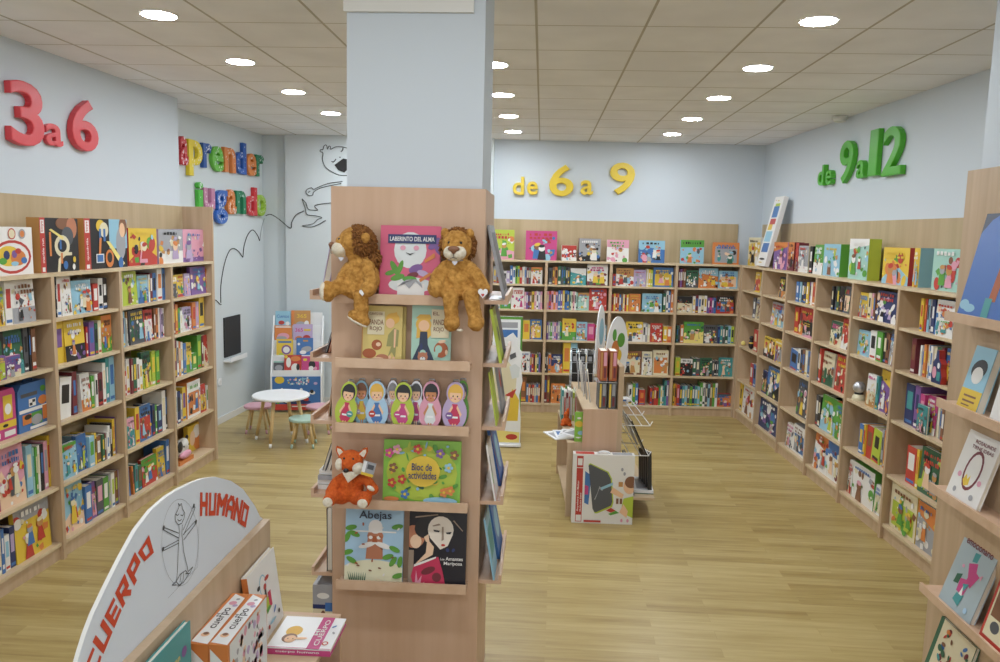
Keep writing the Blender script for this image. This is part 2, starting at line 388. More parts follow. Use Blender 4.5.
def stock_up(u, row):
    fr, bays = UN[u]; z = ROWZ[row]; items = STOCK[(u, row)]
    # same-layer neighbours must not overlap; stay inside the bay
    for i in items:
        i.append(i[0]); i.append(i[1])
        if '/' in i[5]: i[1] += i[2]*.09
        if '\\' in i[5]: i[0] -= i[2]*.09
    out = []
    for layer in (0, 1):
        it = sorted([i for i in items if ('F' in i[5]) == bool(layer)], key=lambda i: i[0])
        for k in range(len(it)-1):
            if it[k][1] > it[k+1][0]-.0015:
                m = (it[k][1]+it[k+1][0])/2
                m = max(m, it[k][0]+.009); it[k+1][1] = max(it[k+1][1], m+.010)
                it[k][1] = m-.001; it[k+1][0] = m+.001
        for i in it:
            if '/' in i[5]: i[1] = max(i[0]+.008, min(i[7], i[1]-i[2]*.09))
            if '\\' in i[5]: i[0] = min(i[1]-.008, max(i[6], i[0]+i[2]*.09))
        out += it
    # split the m kinds
    fin = []
    for i in out:
        if 'm' in i[5]:
            n = int(i[5].split('m')[1]); ww = (i[1]-i[0])/n
            for k in range(n): fin.append([i[0]+k*ww+.0006, i[0]+(k+1)*ww-.0006, max(.08, i[2]*rnd.uniform(.93, 1) if n > 2 else i[2]), i[3]+rnd.uniform(0, .01), i[4][k % len(i[4])], 's'])
        else: fin.append(i)
    fin.sort(key=lambda i: i[0]+i[1])
    cnt = {}
    for a0, a1, h, d, cols, kind in [i[:6] for i in fin]:
        am = (a0+a1)/2; by = 0
        for k in range(len(bays)-1):
            if bays[k] <= am: by = k
        if row > 0: a0 = max(a0, bays[by]+.018); a1 = min(a1, bays[by+1]-.018)
        if a1-a0 < .006: a1 = a0+.008
        wd = a1-a0; key = by; cnt[key] = cnt.get(key, 0)+1; nth = ORD[cnt[key]-1]
        where = ('on top of ' if row == 0 else ROWN[row]+', ')+BAYN[u][by]
        b = cols[0]; rg = random.Random(int(am*1000)+row*77)
        lean = 0
        if '/' in kind: lean = .09
        if '\\' in kind: lean = -.09
        base = fr.P(a0, d, z)
        if 'c' in kind:
            dp = .03 if 'F' not in kind else .018
            sh = rand_art(cols, rg); second = CN[cols[1]] if len(cols) > 1 and cols[1] != b else None
            lb = f"{CN[b]}{' and '+second if second else ''} face-out book, {nth} from left, {where}"
            book(base, fr.rz, wd, dp, h, b, sh, lean, .05 if 'F' not in kind else 0, 'picture_book', lb, GRP[u]+', shown face out')
        elif 'b' in kind:
            dp = .1 if row == 0 else .12
            if 'd' in kind: dp = .022 if 'F' in kind else .06
            sh = rand_art(cols, rg); second = CN[cols[1]] if len(cols) > 1 and cols[1] != b else None
            lb = f"{CN[b]}{' and '+second if second else ''} game box, {nth} from left, {where}"
            book(base, fr.rz, wd, dp, h, b, sh, lean, 0, 'game_box', lb, 'boxed games and toys', 'box', 'box', side=(cols[1] if len(cols) > 1 else None))
        else:
            dp = rg.uniform(.15, .2)
            tc = cols[1] if len(cols) > 1 else rg.choice('wywkeb'.replace(b, '') or 'w')
            sp = [(.18, .38, .82, .82, tc)] if wd > .012 and rg.random() < .55 else [(.15, .1, .85, .2, tc), (.25, .45, .75, .8, tc)]
            if wd > .03: sp.append((.1, .05, .9, .12, rg.choice('rybw')))
            thin = 'thin ' if wd < .012 else ('thick ' if wd > .035 else '')
            lb = f"{thin}{CN[b]} book, spine out, {nth} from left, {where}"
            if lean > 0: base = fr.P(a0, d, z); 
            if lean < 0: base = base+Vector((0, 0, wd*math.sin(-lean)))
            book(base, fr.rz, wd, dp, h if lean == 0 else h*.97, b, None, lean, 0, 'book', lb, GRP[u], 'book', 'spine', spine=sp)
# ------------------------------------------------------------------ ceiling lamps
def lamp(x, y, label):
    root = empty('ceiling_light', (x, y, ZC), 0, label, 'ceiling light', 'round recessed ceiling lights')
    MB().lathe([(.102, -.006), (.102, .0), (.088, .0), (.088, -.006)], 'lamp_rim', n=40).build('rim', root)
    mb = MB(); mb.lathe([(.090, -.0075), (.090, -.001)], 'lamp', n=40); mb.build('diffuser', root)
PLC = ['nearest', 'fourth-farthest', 'middle', 'second-farthest', 'farthest']
for nm, X in (('left', -2.136), ('centre', -.365), ('right', 1.418)):
    for k in (-4, -2, 0, 1, 2, 3, 4):
        if nm == 'centre' and k == 0: continue
        if k < 0: lb = 'round recessed ceiling light in the '+nm+' row, nearer than the photo shows'
        else: lb = f'round white recessed ceiling light, {PLC[k]} of the {nm} row'
        lamp(X, 4.402+1.182*k, lb)
# ------------------------------------------------------------------ stock of the wall bookcases
a = lambda y: (0, y, 9.073)
b_ = lambda y: (100, y, 8.275)
# left bookcase, nearest bay then second
fill('L', 0, b_(190), '485 684 326 sfw b; 686 868 326 pfv b; 238 470 316 yrk b')
fill('L', 1, a(260), '-80 -20 230 br c; -15 40 250 ylr c; 45 112 185 wr; 114 320 182 wroS c; 466 500 145 nb; 503 515 150 k; 517 556 152 wr; 558 655 140 wgn c; 658 834 185 cyrg c; 843 888 214 rw; 890 975 165 wk m2')
fill('L', 2, a(330), '-90 -45 -20 bw; -40 35 -35 kG; 40 215 -30 Gct c; 217 262 -22 S; 264 284 -22 k; 286 328 -12 nw; 497 585 -80 yvn; 587 775 -90 yvkw c; 780 803 -30 rw; 805 858 -75 v; 860 888 -60 G; 890 918 -85 e; 920 1010 -135 oyr b')
fill('L', 2, a(330), '-60 50 240 vl cF; 52 182 232 vpw bdF')
fill('L', 3, a(330), '655 700 380 R; 530 640 412 wk /; 742 826 395 w c; 828 860 415 gw; 862 889 400 w; 890 933 388 R; 935 962 300 w; 964 992 255 tw; 994 1040 240 c; 1045 1100 290 R; 1102 1130 305 B')
fill('L', 4, a(400), '-60 -5 430 pv c; 0 235 385 pwr c; 245 300 410 ce; 302 322 430 Tt; 324 346 430 ge; 348 402 408 wk m2; 404 436 375 ps; 438 468 320 yr; 470 500 322 pr; 572 705 392 cytw c; 707 803 310 bl c; 805 858 330 cg; 860 876 300 y; 878 920 325 n; 922 950 312 G; 952 966 300 R; 968 1000 290 w')
fill('L', 4, b_(400), '62 84 215 w; 86 102 190 k; 104 124 158 yo; 126 134 140 v; 136 180 62 yo; 182 190 200 c')
fill('L', 5, a(470), '-70 -30 560 rw; -28 12 570 eb; 14 42 540 bw; 45 88 590 wc; 90 142 512 Bf; 146 462 298 yrwo c; 590 770 95 cwyb c; 775 834 140 bw; 836 878 110 vlp c; 880 938 85 Sp; 940 1000 60 gw')
fill('L', 5, b_(450), '62 92 200 sl; 94 122 190 wl; 124 150 172 nl; 152 182 158 fw')
fill('L', 1, b_(260), '165 184 145 w; 186 312 95 lwn c; 316 400 130 clb c; 402 414 120 w; 415 434 108 Rw; 436 468 108 bk; 470 512 62 wo; 514 542 62 bS')
fill('L', 2, b_(260), '178 206 430 cB; 208 228 430 x; 230 246 470 wG \\; 250 368 412 SG c; 370 440 412 rw c; 446 462 400 n; 464 480 400 o; 482 498 395 we; 500 536 400 fw m2; 538 572 420 w')
fill('L', 3, b_(330), '188 204 225 w; 206 218 340 rw; 220 252 240 w; 254 276 240 R; 278 304 232 G; 306 326 232 wn; 328 352 245 w; 356 428 180 Gyl c; 430 460 172 ly; 462 494 172 gl')
fill('L', 4, b_(400), '230 292 148 tpw c; 294 328 60 yr; 332 430 42 bce c; 432 456 38 B; 458 474 40 g; 476 516 42 Bc; 518 578 -80 wk m2; 580 596 -70 rw')
fill('L', 5, b_(400), '236 262 500 bB \\; 266 286 540 oR \\; 290 316 530 tS; 318 346 540 Gn; 352 474 470 rkwg c; 480 542 388 ybs c; 546 574 330 bw; 576 602 300 wk')
fill('L', 1, b_(260), '594 640 124 yS c; 642 694 120 yb c; 700 750 112 fp c; 756 878 55 vtyw c; 880 894 70 o; 896 908 60 w; 910 926 60 B')
fill('L', 2, b_(260), '598 622 362 R; 624 644 368 oy; 646 662 400 g; 664 682 420 w; 686 760 388 wfrk c; 764 792 350 or; 794 818 345 fp; 820 860 308 yk')
fill('L', 3, b_(330), '608 636 90 R; 638 652 92 w; 654 668 95 o; 670 688 100 w; 690 714 110 bs; 716 764 105 yco c; 766 802 190 gY; 804 838 42 gl; 842 858 52 Rw; 862 918 38 ewr c')
fill('L', 4, b_(330), '622 640 505 wt; 642 666 510 B; 668 682 530 s; 684 716 470 yv; 718 830 420 wokb b; 834 880 448 ry c; 882 908 455 wg; 912 945 362 yk')
# back bookcase
p_ = (480, 210, 7.121); q_ = (610, 210, 7.121); r_ = (480, 290, 7.121); s_ = (610, 290, 7.121); t_ = (480, 340, 7.121); u_ = (610, 340, 7.121)
fill('B', 0, p_, '60 243 140 lgwp c; 325 547 148 mocb c; 583 688 252 rw b; 705 858 204 sRwk b; 905 1060 213 wp c')
fill('B', 0, q_, '205 390 218 bcr c; 503 669 214 cogr c; 733 920 232 otG c')
fill('B', 1, p_, '40 92 400 bw m2; 95 140 402 sn m2; 145 212 432 fw m3; 215 233 395 b; 235 252 405 w; 254 282 398 gl m2; 284 300 408 r; 302 332 405 ws m2; 334 362 410 RS m2; 365 444 408 wro c; 490 514 410 Sk; 516 552 405 no m2; 554 578 400 G; 580 610 402 SG m2; 612 638 408 kS m2; 645 756 416 tyw c; 764 910 388 wRyS c')
fill('B', 1, q_, '22 42 455 r; 45 170 414 wrS c; 172 256 427 fse c; 260 306 420 eyl m3; 310 450 410 bgyw c; 488 540 415 RvRn m4; 545 630 430 Gwe c; 633 770 414 oScw c; 775 910 434 coy c')
fill('B', 2, r_, '100 142 15 bw m2; 145 218 5 wtg c; 222 314 -18 wm b; 316 368 10 pvRn m4; 370 386 10 y; 388 444 5 pwf m4; 475 555 5 prpo m5; 557 635 0 bvyb m5; 640 696 10 Tepw m5; 700 776 20 Twk c; 778 902 -12 rpw c')
fill('B', 2, s_, '14 132 25 ryrobne m9; 135 218 28 okw c; 230 370 26 cgwy c; 378 398 25 G; 400 432 5 wb m2; 434 456 -5 o; 480 586 45 enrk c; 590 692 38 wRwe m5; 697 756 50 vmvb m4; 760 882 45 rGob c')
fill('B', 3, r_, '160 280 235 wb c; 282 304 215 G; 306 354 216 yo; 356 440 212 bvow c; 474 582 225 vsgfp m8; 586 684 205 ygr c; 688 764 228 cwn c; 766 816 240 mp; 820 900 250 rc m4')
fill('B', 3, s_, '-20 44 255 pb m3; 50 112 255 or c; 114 234 228 yScw c; 236 285 240 wse m3; 288 373 238 rcw c; 380 438 260 yo m2; 474 500 255 GS m2; 502 524 250 o; 526 666 228 gkYG c; 668 766 250 Swg c; 768 820 255 BtS m3; 822 884 255 Gcl m3')
fill('B', 4, r_, '215 286 430 vf; 288 354 440 wrk c; 356 430 452 vrRyG m6; 462 484 450 kS m2; 486 506 460 ob; 508 586 460 Bocw c; 590 642 370 yo; 644 690 370 ck; 700 830 430 kSw m6')
fill('B', 4, s_, '-40 70 450 sB c; 80 224 436 nexk c; 228 300 440 we c; 305 416 430 exw c; 464 500 480 ly; 503 588 490 kwr c; 590 640 490 GS m2; 642 728 486 Ggk c; 730 774 500 Sk m3; 776 882 484 toTk c')
fill('B', 5, t_, '240 288 300 Rn m2; 290 328 262 nor; 330 428 312 boRrs m7; 455 496 250 Rn m2; 505 606 312 orn c; 608 650 330 gw; 652 700 320 bS m2')
fill('B', 5, u_, '130 158 320 w; 160 200 310 gb m2; 206 250 355 ro; 285 345 335 rRr m4; 347 385 325 gwtn m3; 387 416 290 tvB m2; 448 474 312 yo m2; 476 494 318 rp; 496 640 322 BtcSg m8; 642 764 305 gwScn m7; 766 872 385 orv bd')
# right bookcase (farthest bay first)
e1 = (735, 180, 8.275); e2 = (730, 250, 8.275); e3 = (730, 320, 8.275); e4 = (730, 380, 8.275); e5 = (840, 225, 7.608); e6 = (840, 290, 8.275); e7 = (840, 360, 8.275); e8 = (830, 430, 6.623)
fill('R', 0, e1, '110 205 476 ywe b; 320 430 515 vpw b; 440 486 515 oR b; 500 522 520 rR b; 526 606 545 sew b; 616 640 548 kw; 648 724 535 gcw c; 732 868 530 cglw b')
fill('R', 0, e5, '66 212 105 Tlrg b; 326 524 172 yroc b; 560 602 175 yc b; 704 908 182 Tgrp b')
fill('R', 1, e2, '205 250 185 yor c; 405 464 225 kwl c; 548 574 262 b; 576 590 265 cw; 592 630 265 kB m2; 632 650 266 y; 652 682 266 vw m2; 684 712 268 or; 842 860 300 k; 862 898 300 SG m2; 900 942 300 kn c; 944 990 302 Skg c')
fill('R', 1, e5, '145 212 515 yoc c; 214 238 515 e; 240 268 520 pn m2; 275 434 508 Bwf c; 612 638 560 yr; 640 660 562 ro; 662 694 565 cs m2; 696 722 570 B; 724 868 574 bow c')
fill('R', 1, e6, '800 940 240 woyt cF')
fill('R', 2, e2, '190 212 395 S; 214 246 392 en c; 342 444 440 sywc c; 535 568 470 r; 572 690 482 roR c')
fill('R', 2, e2, '604 684 595 kps cF; 830 920 590 eG c; 922 984 575 rewo c')
fill('R', 2, e6, '90 244 328 cygw c; 250 300 338 w; 302 350 345 gw; 352 404 355 kn m2; 408 454 330 sSw c; 590 625 400 Rn; 660 688 460 ws m2; 690 714 452 oy; 716 742 455 wb m2; 744 768 465 w; 770 796 470 ew; 798 834 475 G; 836 858 480 R; 862 945 490 bxe c')
fill('R', 3, e3, '196 226 80 r; 252 366 140 ywkr c; 368 430 165 yvs c; 500 556 232 bk /; 558 596 245 wk m2; 598 640 250 ne m2; 642 666 262 bS; 700 732 225 kG m2; 734 752 235 r; 756 850 270 eGn c; 866 968 300 ren c')
fill('R', 3, e7, '215 292 120 we c; 294 316 135 tG; 320 420 92 vwoy c; 540 608 200 Bty; 612 655 215 vB; 658 700 285 mp; 702 790 300 mly c; 640 720 375 tpSw cF; 800 830 370 es m2; 832 880 405 nk m2')
fill('R', 4, e3, '164 206 365 rb m2; 234 300 412 Bkwy c; 302 404 402 bwkY c')
fill('R', 4, e4, '550 640 0 Spw c; 664 700 136 cw; 702 744 130 Sk m2; 748 868 142 gcwl c; 872 936 190 gow b')
fill('R', 4, e8, '193 218 -40 by; 220 236 -35 yr; 238 290 -25 rn; 268 332 -20 lky /; 336 352 0 sk; 354 370 5 oy; 506 566 112 rw; 568 584 130 yo; 586 742 140 Gls c')
fill('R', 5, e4, '46 98 18 yk; 100 190 58 wrSy c; 216 386 182 Bwvt c; 464 524 365 wSs c; 526 616 382 wsS b; 690 802 440 wbro c; 806 912 520 wRes b')
fill('R', 5, e8, '80 112 175 gw; 114 142 200 wrG c; 150 290 246 wgne b; 292 336 370 we c; 400 568 392 eylg b; 574 700 500 swe b')
for key in STOCK: stock_up(*key)
# ------------------------------------------------------------------ raised lettering on the walls
def wall_letter(ch, fr, px, col, label, group, name='wall_letter', th=.03, bold=.004, speck=None, rough=.35):
    x0, y0, x1, y1 = px; ym = (y0+y1)/2; xm = (x0+x1)/2
    a0 = fr.hit(x0, ym)[0]; a1 = fr.hit(x1, ym)[0]; z1 = fr.hit(xm, y0)[1]; z0 = fr.hit(xm, y1)[1]
    vs, fs, _ = glyphs(ch, bold, .06, .016)
    zs = [v.z for v in vs]; zr = max(zs)-min(zs)
    m = plain('let_'+col, col, rough)
    mb = MB(); W, H = a1-a0, z1-z0
    mb.add([((v.x-.5)*W, -th*.5-v.z/zr*th, v.y*H) for v in vs], [f for f in fs], m)
    o = mb.build(name, None, fr.P((a0+a1)/2, -.002, z0), (0, 0, fr.rz))
    tag(o, label, 'letter', group)
    if speck:
        sp = MB(); rg = random.Random(ch+label)
        front = [(f, sum((vs[i].x for i in f))/len(f), sum((vs[i].y for i in f))/len(f)) for f in fs if all(vs[i].z > max(zs)-.001 for i in f)]
        for f, cx, cy in front:
            if rg.random() < .55:
                X = (cx-.5)*W+rg.uniform(-.004, .004); Z = cy*H; r = rg.uniform(.004, .008)
                sp.flat([(X-r, Z-r*1.6), (X+r, Z-r*1.2), (X+r*.7, Z+r*1.5), (X-r*.6, Z+r)], -th-.0008, 'white')
        if sp.f: sp.build('white_fleck', o)
    return o
A4 = lambda *p: tuple(v/4 for v in p)
wall_letter('3', WL, (3, 82, 37, 146), 'd4424a', 'large red raised numeral 3 on the left wall', 'red numerals on the left wall', 'wall_numeral', .05)
wall_letter('a', WL, (42, 124, 59, 146), 'd4424a', 'small red raised letter a between the red 3 and 6', 'red numerals on the left wall')
wall_letter('6', WL, (65.5, 99.5, 92, 151), 'd4424a', 'large red raised numeral 6 on the left wall', 'red numerals on the left wall', 'wall_numeral', .05)
def c8(l, t, r, b): return (480+l/1.923, t/1.923, 480+r/1.923, b/1.923)
for ch, bx, lb in (('d', (63, 340, 85, 375), 'small yellow raised letter d beginning de 6 a 9'), ('e', (90, 349, 111, 375), 'small yellow raised letter e beside the yellow 6'), ('6', (133, 317, 180, 378), 'large yellow raised numeral 6 on the back wall'),
                   ('a', (193, 347, 217, 375), 'small yellow raised letter a between yellow 6 and 9'), ('9', (249, 313, 297, 375), 'large yellow raised numeral 9 on the back wall')):
    wall_letter(ch, WB, c8(*bx), 'e2c53c', lb, 'yellow lettering on the back wall', 'wall_numeral' if ch in '69' else 'wall_letter', .045)
for ch, bx, lb in (('d', (659, 318, 670, 357), 'small green raised letter d beginning de 9 a 12'), ('e', (674, 327, 685, 356), 'small green raised letter e beside the green 9'), ('9', (701, 271, 727, 352), 'large green raised numeral 9 on the right wall'),
                   ('a', (734, 308, 749, 343), 'small green raised letter a between the green 9 and 12'), ('1', (759, 250, 775, 338), 'large green raised numeral 1 on the right wall'), ('2', (785, 243, 823, 337), 'large green raised numeral 2 on the right wall')):
    wall_letter(ch, WR, c8(*bx), '4fae2c', lb, 'green lettering on the right wall', 'wall_numeral' if ch in '129' else 'wall_letter', .05)
def l5(l, t, r, b): return (165+l/5.517, 120+t/5.517, 165+r/5.517, 120+b/5.517)
CL = [('a', (62, 90, 105, 248), 'c8343c', 'red'), ('p', (110, 112, 186, 310), 'e6cf2e', 'yellow'), ('r', (190, 128, 238, 265), '2c56a4', 'blue'), ('e', (240, 145, 303, 285), '67b83c', 'green'), ('n', (309, 153, 371, 290), 'd98240', 'orange'),
      ('d', (373, 122, 430, 298), '2c5cb0', 'blue'), ('e', (435, 185, 486, 308), 'd98240', 'orange'), ('r', (487, 193, 528, 312), '1f7d54', 'dark green')]
for i, (ch, bx, c, cn) in enumerate(CL):
    wall_letter(ch, WREC, l5(*bx), c, f'{cn} white-flecked letter {ch}, {ORD[i]} letter of the upper word on the recess wall', 'speckled letters on the recess wall', speck=True, th=.045, bold=.012)
CL = [('j', (148, 342, 190, 545), '4cb53a', 'green'), ('u', (193, 375, 255, 490), 'bf7fa0', 'pink'), ('g', (260, 386, 326, 573), '2c62b8', 'blue'), ('a', (326, 383, 374, 519), 'd98240', 'orange'), ('n', (376, 390, 428, 518), '1f7d54', 'dark green'),
      ('d', (432, 370, 490, 528), 'd2303a', 'red'), ('o', (487, 412, 540, 530), '9cc23c', 'lime')]
for i, (ch, bx, c, cn) in enumerate(CL):
    wall_letter(ch, WREC, l5(*bx), c, f'{cn} white-flecked letter {ch}, {ORD[i]} letter of the lower word on the recess wall', 'speckled letters on the recess wall', speck=True, th=.045, bold=.012)

# ------------------------------------------------------------------ line mural of a leaping child
plain('ink', '3a3d40', .7); plain('ink_soft', '8a9094', .7)
def wallline(mb, fr, pts, o, sc, r=.004, m='ink', d=-.006):
    P = []
    for x, y in pts:
        a_, z = fr.hit(o[0]+x/sc, o[1]+y/sc, d); P.append(fr.P(a_, d, z))
    # round the corners a little
    Q = []
    for k in range(len(P)-1):
        p0 = P[max(k-1, 0)]; p1 = P[k]; p2 = P[k+1]; p3 = P[min(k+2, len(P)-1)]
        for t in (0, .25, .5, .75):
            Q.append(.5*((2*p1)+(p2-p0)*t+(2*p0-5*p1+4*p2-p3)*t*t+(3*p1-p0-3*p2+p3)*t**3))
    Q.append(P[-1]); mb.tube(Q, r, m, 6)
mb = MB(); o5 = (190, 220)
wallline(mb, WREC, [(118, 400), (132, 404), (150, 422), (157, 424)], o5, 5.02, .005)
wallline(mb, WREC, [(155, 415), (155, 330), (172, 225), (195, 160), (218, 143), (245, 158), (265, 188)], o5, 5.02, .005)
wallline(mb, WREC, [(266, 186), (272, 130), (290, 75), (315, 50), (338, 75), (350, 105)], o5, 5.02, .005)
wallline(mb, WREC, [(351, 100), (356, 60), (366, 15), (380, -20)], o5, 5.02, .003, 'ink_soft')
tag(mb.build('bounce_line', origin=WREC.P(1.4, -.006, 1.8)), 'thin black bouncing line winding along the recess wall above the blackboard', 'wall decoration')
o5 = (250, 130); sc = 5.09
root = empty('mural_child', WK.P(.95, -.006, 2.2), 0, 'black line drawing of a laughing child leaping, on white wall', 'wall decoration')
def mpart(name, lines, r=.0045, m='ink'):
    mb = MB()
    for l in lines: wallline(mb, WK, l, o5, sc, r, m)
    for i in range(len(mb.v)): mb.v[i] = mb.v[i]-Vector(root.location)
    return mb.build(name, root)
mpart('head', [[(530, 225), (475, 232), (430, 220), (385, 190), (368, 150), (372, 118), (357, 110), (360, 100), (372, 98), (376, 82), (386, 76), (392, 84), (394, 98), (402, 82), (410, 86), (410, 98), (440, 85), (480, 88), (530, 110), (560, 160), (530, 225)]])
mpart('eye', [[(415, 160), (426, 162), (437, 148)], [(455, 138), (460, 140)], [(462, 110), (470, 104), (474, 90)]], .006)
mb = MB(); P = [WK.hit(o5[0]+x/sc, o5[1]+y/sc, -.006) for x, y in [(430, 178), (475, 145), (500, 150), (510, 190), (480, 216), (450, 205)]]
rl = root.location; mb.prism([(WK.P(a_, 0, z).x-rl.x, z-rl.z) for a_, z in P], -.004, .003, 'c_k'); mb.build('mouth', root)
mpart('arm', [[(470, 262), (400, 272), (350, 290), (325, 302), (312, 294), (290, 303), (285, 318), (298, 333), (318, 332), (326, 314), (370, 292), (465, 272)], [(295, 318), (306, 312)]])
mpart('leg', [[(480, 368), (400, 372), (330, 385), (345, 408), (322, 408), (296, 402), (284, 372), (265, 350)], [(265, 352), (280, 395), (290, 430), (330, 436), (366, 446), (344, 456), (318, 478), (265, 488), (310, 494), (350, 480), (385, 460)]])
mb = MB(); wallline(mb, WK, [(80, 436), (108, 430), (150, 456), (205, 500), (212, 470), (235, 432), (275, 412)], o5, sc, .006)
tag(mb.build('leap_line', origin=WK.P(.3, -.006, 1.9)), 'black curved leap line below the drawn child near wall corner', 'wall decoration')

# ------------------------------------------------------------------ blackboard, outlet, smoke detector
def on(fr, a_, z, d=0): return fr.P(a_, d, z)
x0, z1_ = WREC.hit(223, 318); x1, _ = WREC.hit(239, 318); _, z0_ = WREC.hit(230, 360)
root = empty('wall_blackboard', WREC.P(x0, 0, z0_), WREC.rz, 'narrow black board with white chalk tray on the recess wall', 'blackboard')
wd = x1-x0; MB().box((0, -.018, .05), (wd, -.001, z1_-z0_), 'dark').build('board', root)
mb = MB(); mb.box((-.01, -.09, 0), (wd+.01, -.001, .02), 'white'); mb.box((-.01, -.09, .02), (wd+.01, -.082, .05), 'white'); mb.build('chalk_tray', root)
a_, z = WREC.hit(219, 382)
root = empty('wall_socket', WREC.P(a_, -.001, z), WREC.rz, 'small white wall socket on recess wall by bookcase end', 'socket')
mb = MB(); mb.box((-.04, -.012, -.04), (.04, 0, .04), 'white'); mb.build('plate', root)
mb = MB(); mb.lathe([(.02, 0), (.02, .004), (.012, .004)], 'offwhite', n=16); o = mb.build('socket_face', root, (0, -.012, 0), (math.pi/2, 0, 0))
a_, z = WR.hit(851, 116)
root = empty('smoke_detector', (WR.P(a_, -.1, 0).x, WR.P(a_, -.1, 0).y, ZC-.004), 0, 'white round smoke detector at ceiling edge above the green 9', 'smoke detector')
MB().lathe([(.07, 0), (.07, -.02), (.075, -.022)], 'offwhite', n=28).build('base', root)
MB().lathe([(.06, -.022), (.055, -.045), (.03, -.052), (.004, -.053)], 'offwhite', n=28).build('dome', root)

# ------------------------------------------------------------------ centre pillar
PX0, PX1, PY0, PY1, PTOP = -.887, -.238, 3.30, 3.885, 2.386
o = MB().box((PX0+.06, PY0+.03, 0), (PX1-.018, PY1-.03, ZC), 'wall').build('wall_pillar'); struct(o)
o = MB().box((PX0+.05, PY0+.012, 3.09), (PX1-.065, PY0+.03, ZC), 'offwhite').build('trim_1'); struct(o)
def clad(name, x0, x1, y0, y1, top, label):
    root = empty(name, ((x0+x1)/2, y0, 0), 0, label, 'display unit'); c = (x0+x1)/2; hx = (x1-x0)/2; D = y1-y0
    mb = MB(); mb.box((-hx, 0, 0), (hx, .019, top), 'wood_pink'); mb.build('front_panel', root)
    for sx in (-1, 1):
        mb = MB(); mb.box((min(sx*hx, sx*(hx-.019)), .0195, 0), (max(sx*hx, sx*(hx-.019)), D, top), 'wood_pink'); mb.build('side_panel', root)
    return root
pil = clad('pillar_display', PX0, PX1, PY0, PY1, PTOP, 'beech-clad square pillar with narrow display ledges on its faces')
PF = Frame((PX0, PY0), (1, 0)); PR = Frame((PX1, PY0), (0, 1)); PL = Frame((PX0, PY1), (0, -1))
TZ = [1.907, 1.638, 1.362, 1.030, .668]
def ledge(fr, a0, a1, z, parent, dep=.1, tb=.016):
    mb = MB(); mb.box((0, -dep, 0), (a1-a0, -.0005, tb), 'wood_pink'); mb.box((0, -dep, tb), (a1-a0, -dep+.012, .04), 'wood_pink')
    mb.box((0, -dep-.0006, .0), (a1-a0, -dep, .0402), 'wood_lip')
    o = mb.build('ledge', None, fr.P(a0, 0, z), (0, 0, fr.rz)); o.parent = parent
    o.matrix_parent_inverse = Matrix.Translation(parent.location).inverted() if parent.rotation_euler.z == 0 else parent.matrix_world.inverted()
    return o
for z in TZ:
    ledge(PF, .042, .604, z, pil); ledge(PR, .02, .56, z, pil); ledge(PL, .03, .56, z, pil)
ledge(PL, .03, .56, .40, pil)

def stand(fr, x0, x1, yt, zs, base, shapes, label, d=-.07, th=.014, tilt=.12, group=None, name='picture_book', cat='book', lean=0, gap=.001, hmul=1):
    hz = zs+.13; a0 = fr.s_at(x0, d, hz); a1 = fr.s_at(x1, d, hz); top = fr.z_at((a0+a1)/2, d+.03, yt); h = (top-zs)/math.cos(tilt)*hmul
    return book(fr.P(a0, d, zs+gap), fr.rz, a1-a0, th, h, base, shapes, lean, tilt, name, label, group, cat)
LZ = [z+.0165 for z in TZ]
GP = 'books on the pillar ledges'
# --- covers of the pillar's front
sh = [('e', .5, .72, .3, .25, 'skinpale'), ]
plain('c_pinkc', 'd2607f', .35); plain('c_skyb', 'a9cbe4', .35); plain('c_night', '2a2630', .35); plain('c_aqua', 'a9d0c0', .35); plain('c_palegold', 'd9c478', .4)
plain('c_jungle', '8ac04a', .35); plain('c_face', 'd9dfe0', .4); plain('c_rose', 'c4365a', .4); plain('c_hair', 'e2b552', .5); plain('c_skin', 'ecc29c', .5); plain('c_tan', 'b97a5c', .5); plain('c_rust', 'a85a34', .5)
plain('c_beard', 'e4e2c4', .4); plain('c_leaf', '5f9a3e', .5); plain('c_deep', '1d1c24', .35); plain('c_moon', '3c6ab4', .35); plain('c_moonD', '2e3b52', .4); plain('c_greyblue', 'a9b9bf', .4)
lab = [('e', .5, .67, .27, .30, 'face'), ('e', .52, .2, .37, .13, 'face'), ('r', .3, .0, .75, .22, 'w'), ('e', .25, .42, .05, .14, .5, 'leaf'), ('e', .34, .43, .04, .13, -.3, 'leaf'), ('e', .18, .36, .09, .04, .3, 'leaf'), ('e', .3, .3, .12, .05, .3, 'leaf'),
       ('e', .6, .42, .12, .07, .4, 'v'), ('e', .72, .36, .1, .05, -.3, 'f'), ('e', .55, .33, .1, .05, .3, 'R'), ('e', .5, .28, .12, .05, 0, 'g'), ('p', [(.68, .24), (.86, .34), (.84, .38), (.66, .28)], 'o'), ('p', [(.75, .5), (.92, .58), (.9, .64), (.74, .54)], 'o'),
       ('e', .87, .73, .08, .05, .5, 'v'), ('e', .95, .8, .06, .05, 1, 'v'), ('e', .97, .68, .05, .09, .6, 'v'), ('e', .38, .7, .045, .04, 'p'), ('e', .6, .7, .045, .04, 'p'), ('p', [(.42, .64), (.5, .6), (.58, .64), (.5, .62)], 'k'), ('p', [(.3, .17), (.4, .24), (.5, .15), (.6, .25), (.72, .16), (.7, .22), (.6, .28), (.45, .27)], 's'),
       ('r', .13, .76, .93, .88, 'B'), ('t', 'LABERINTO DEL ALMA', .16, .79, .9, .85, 'w')]
stand(PF, 379, 439.5, 226, LZ[0], 'pinkc', lab, 'pink picture book titled LABERINTO DEL ALMA between the two lion toys', group=GP)
plain('c_khaki', '9c9a62', .5)
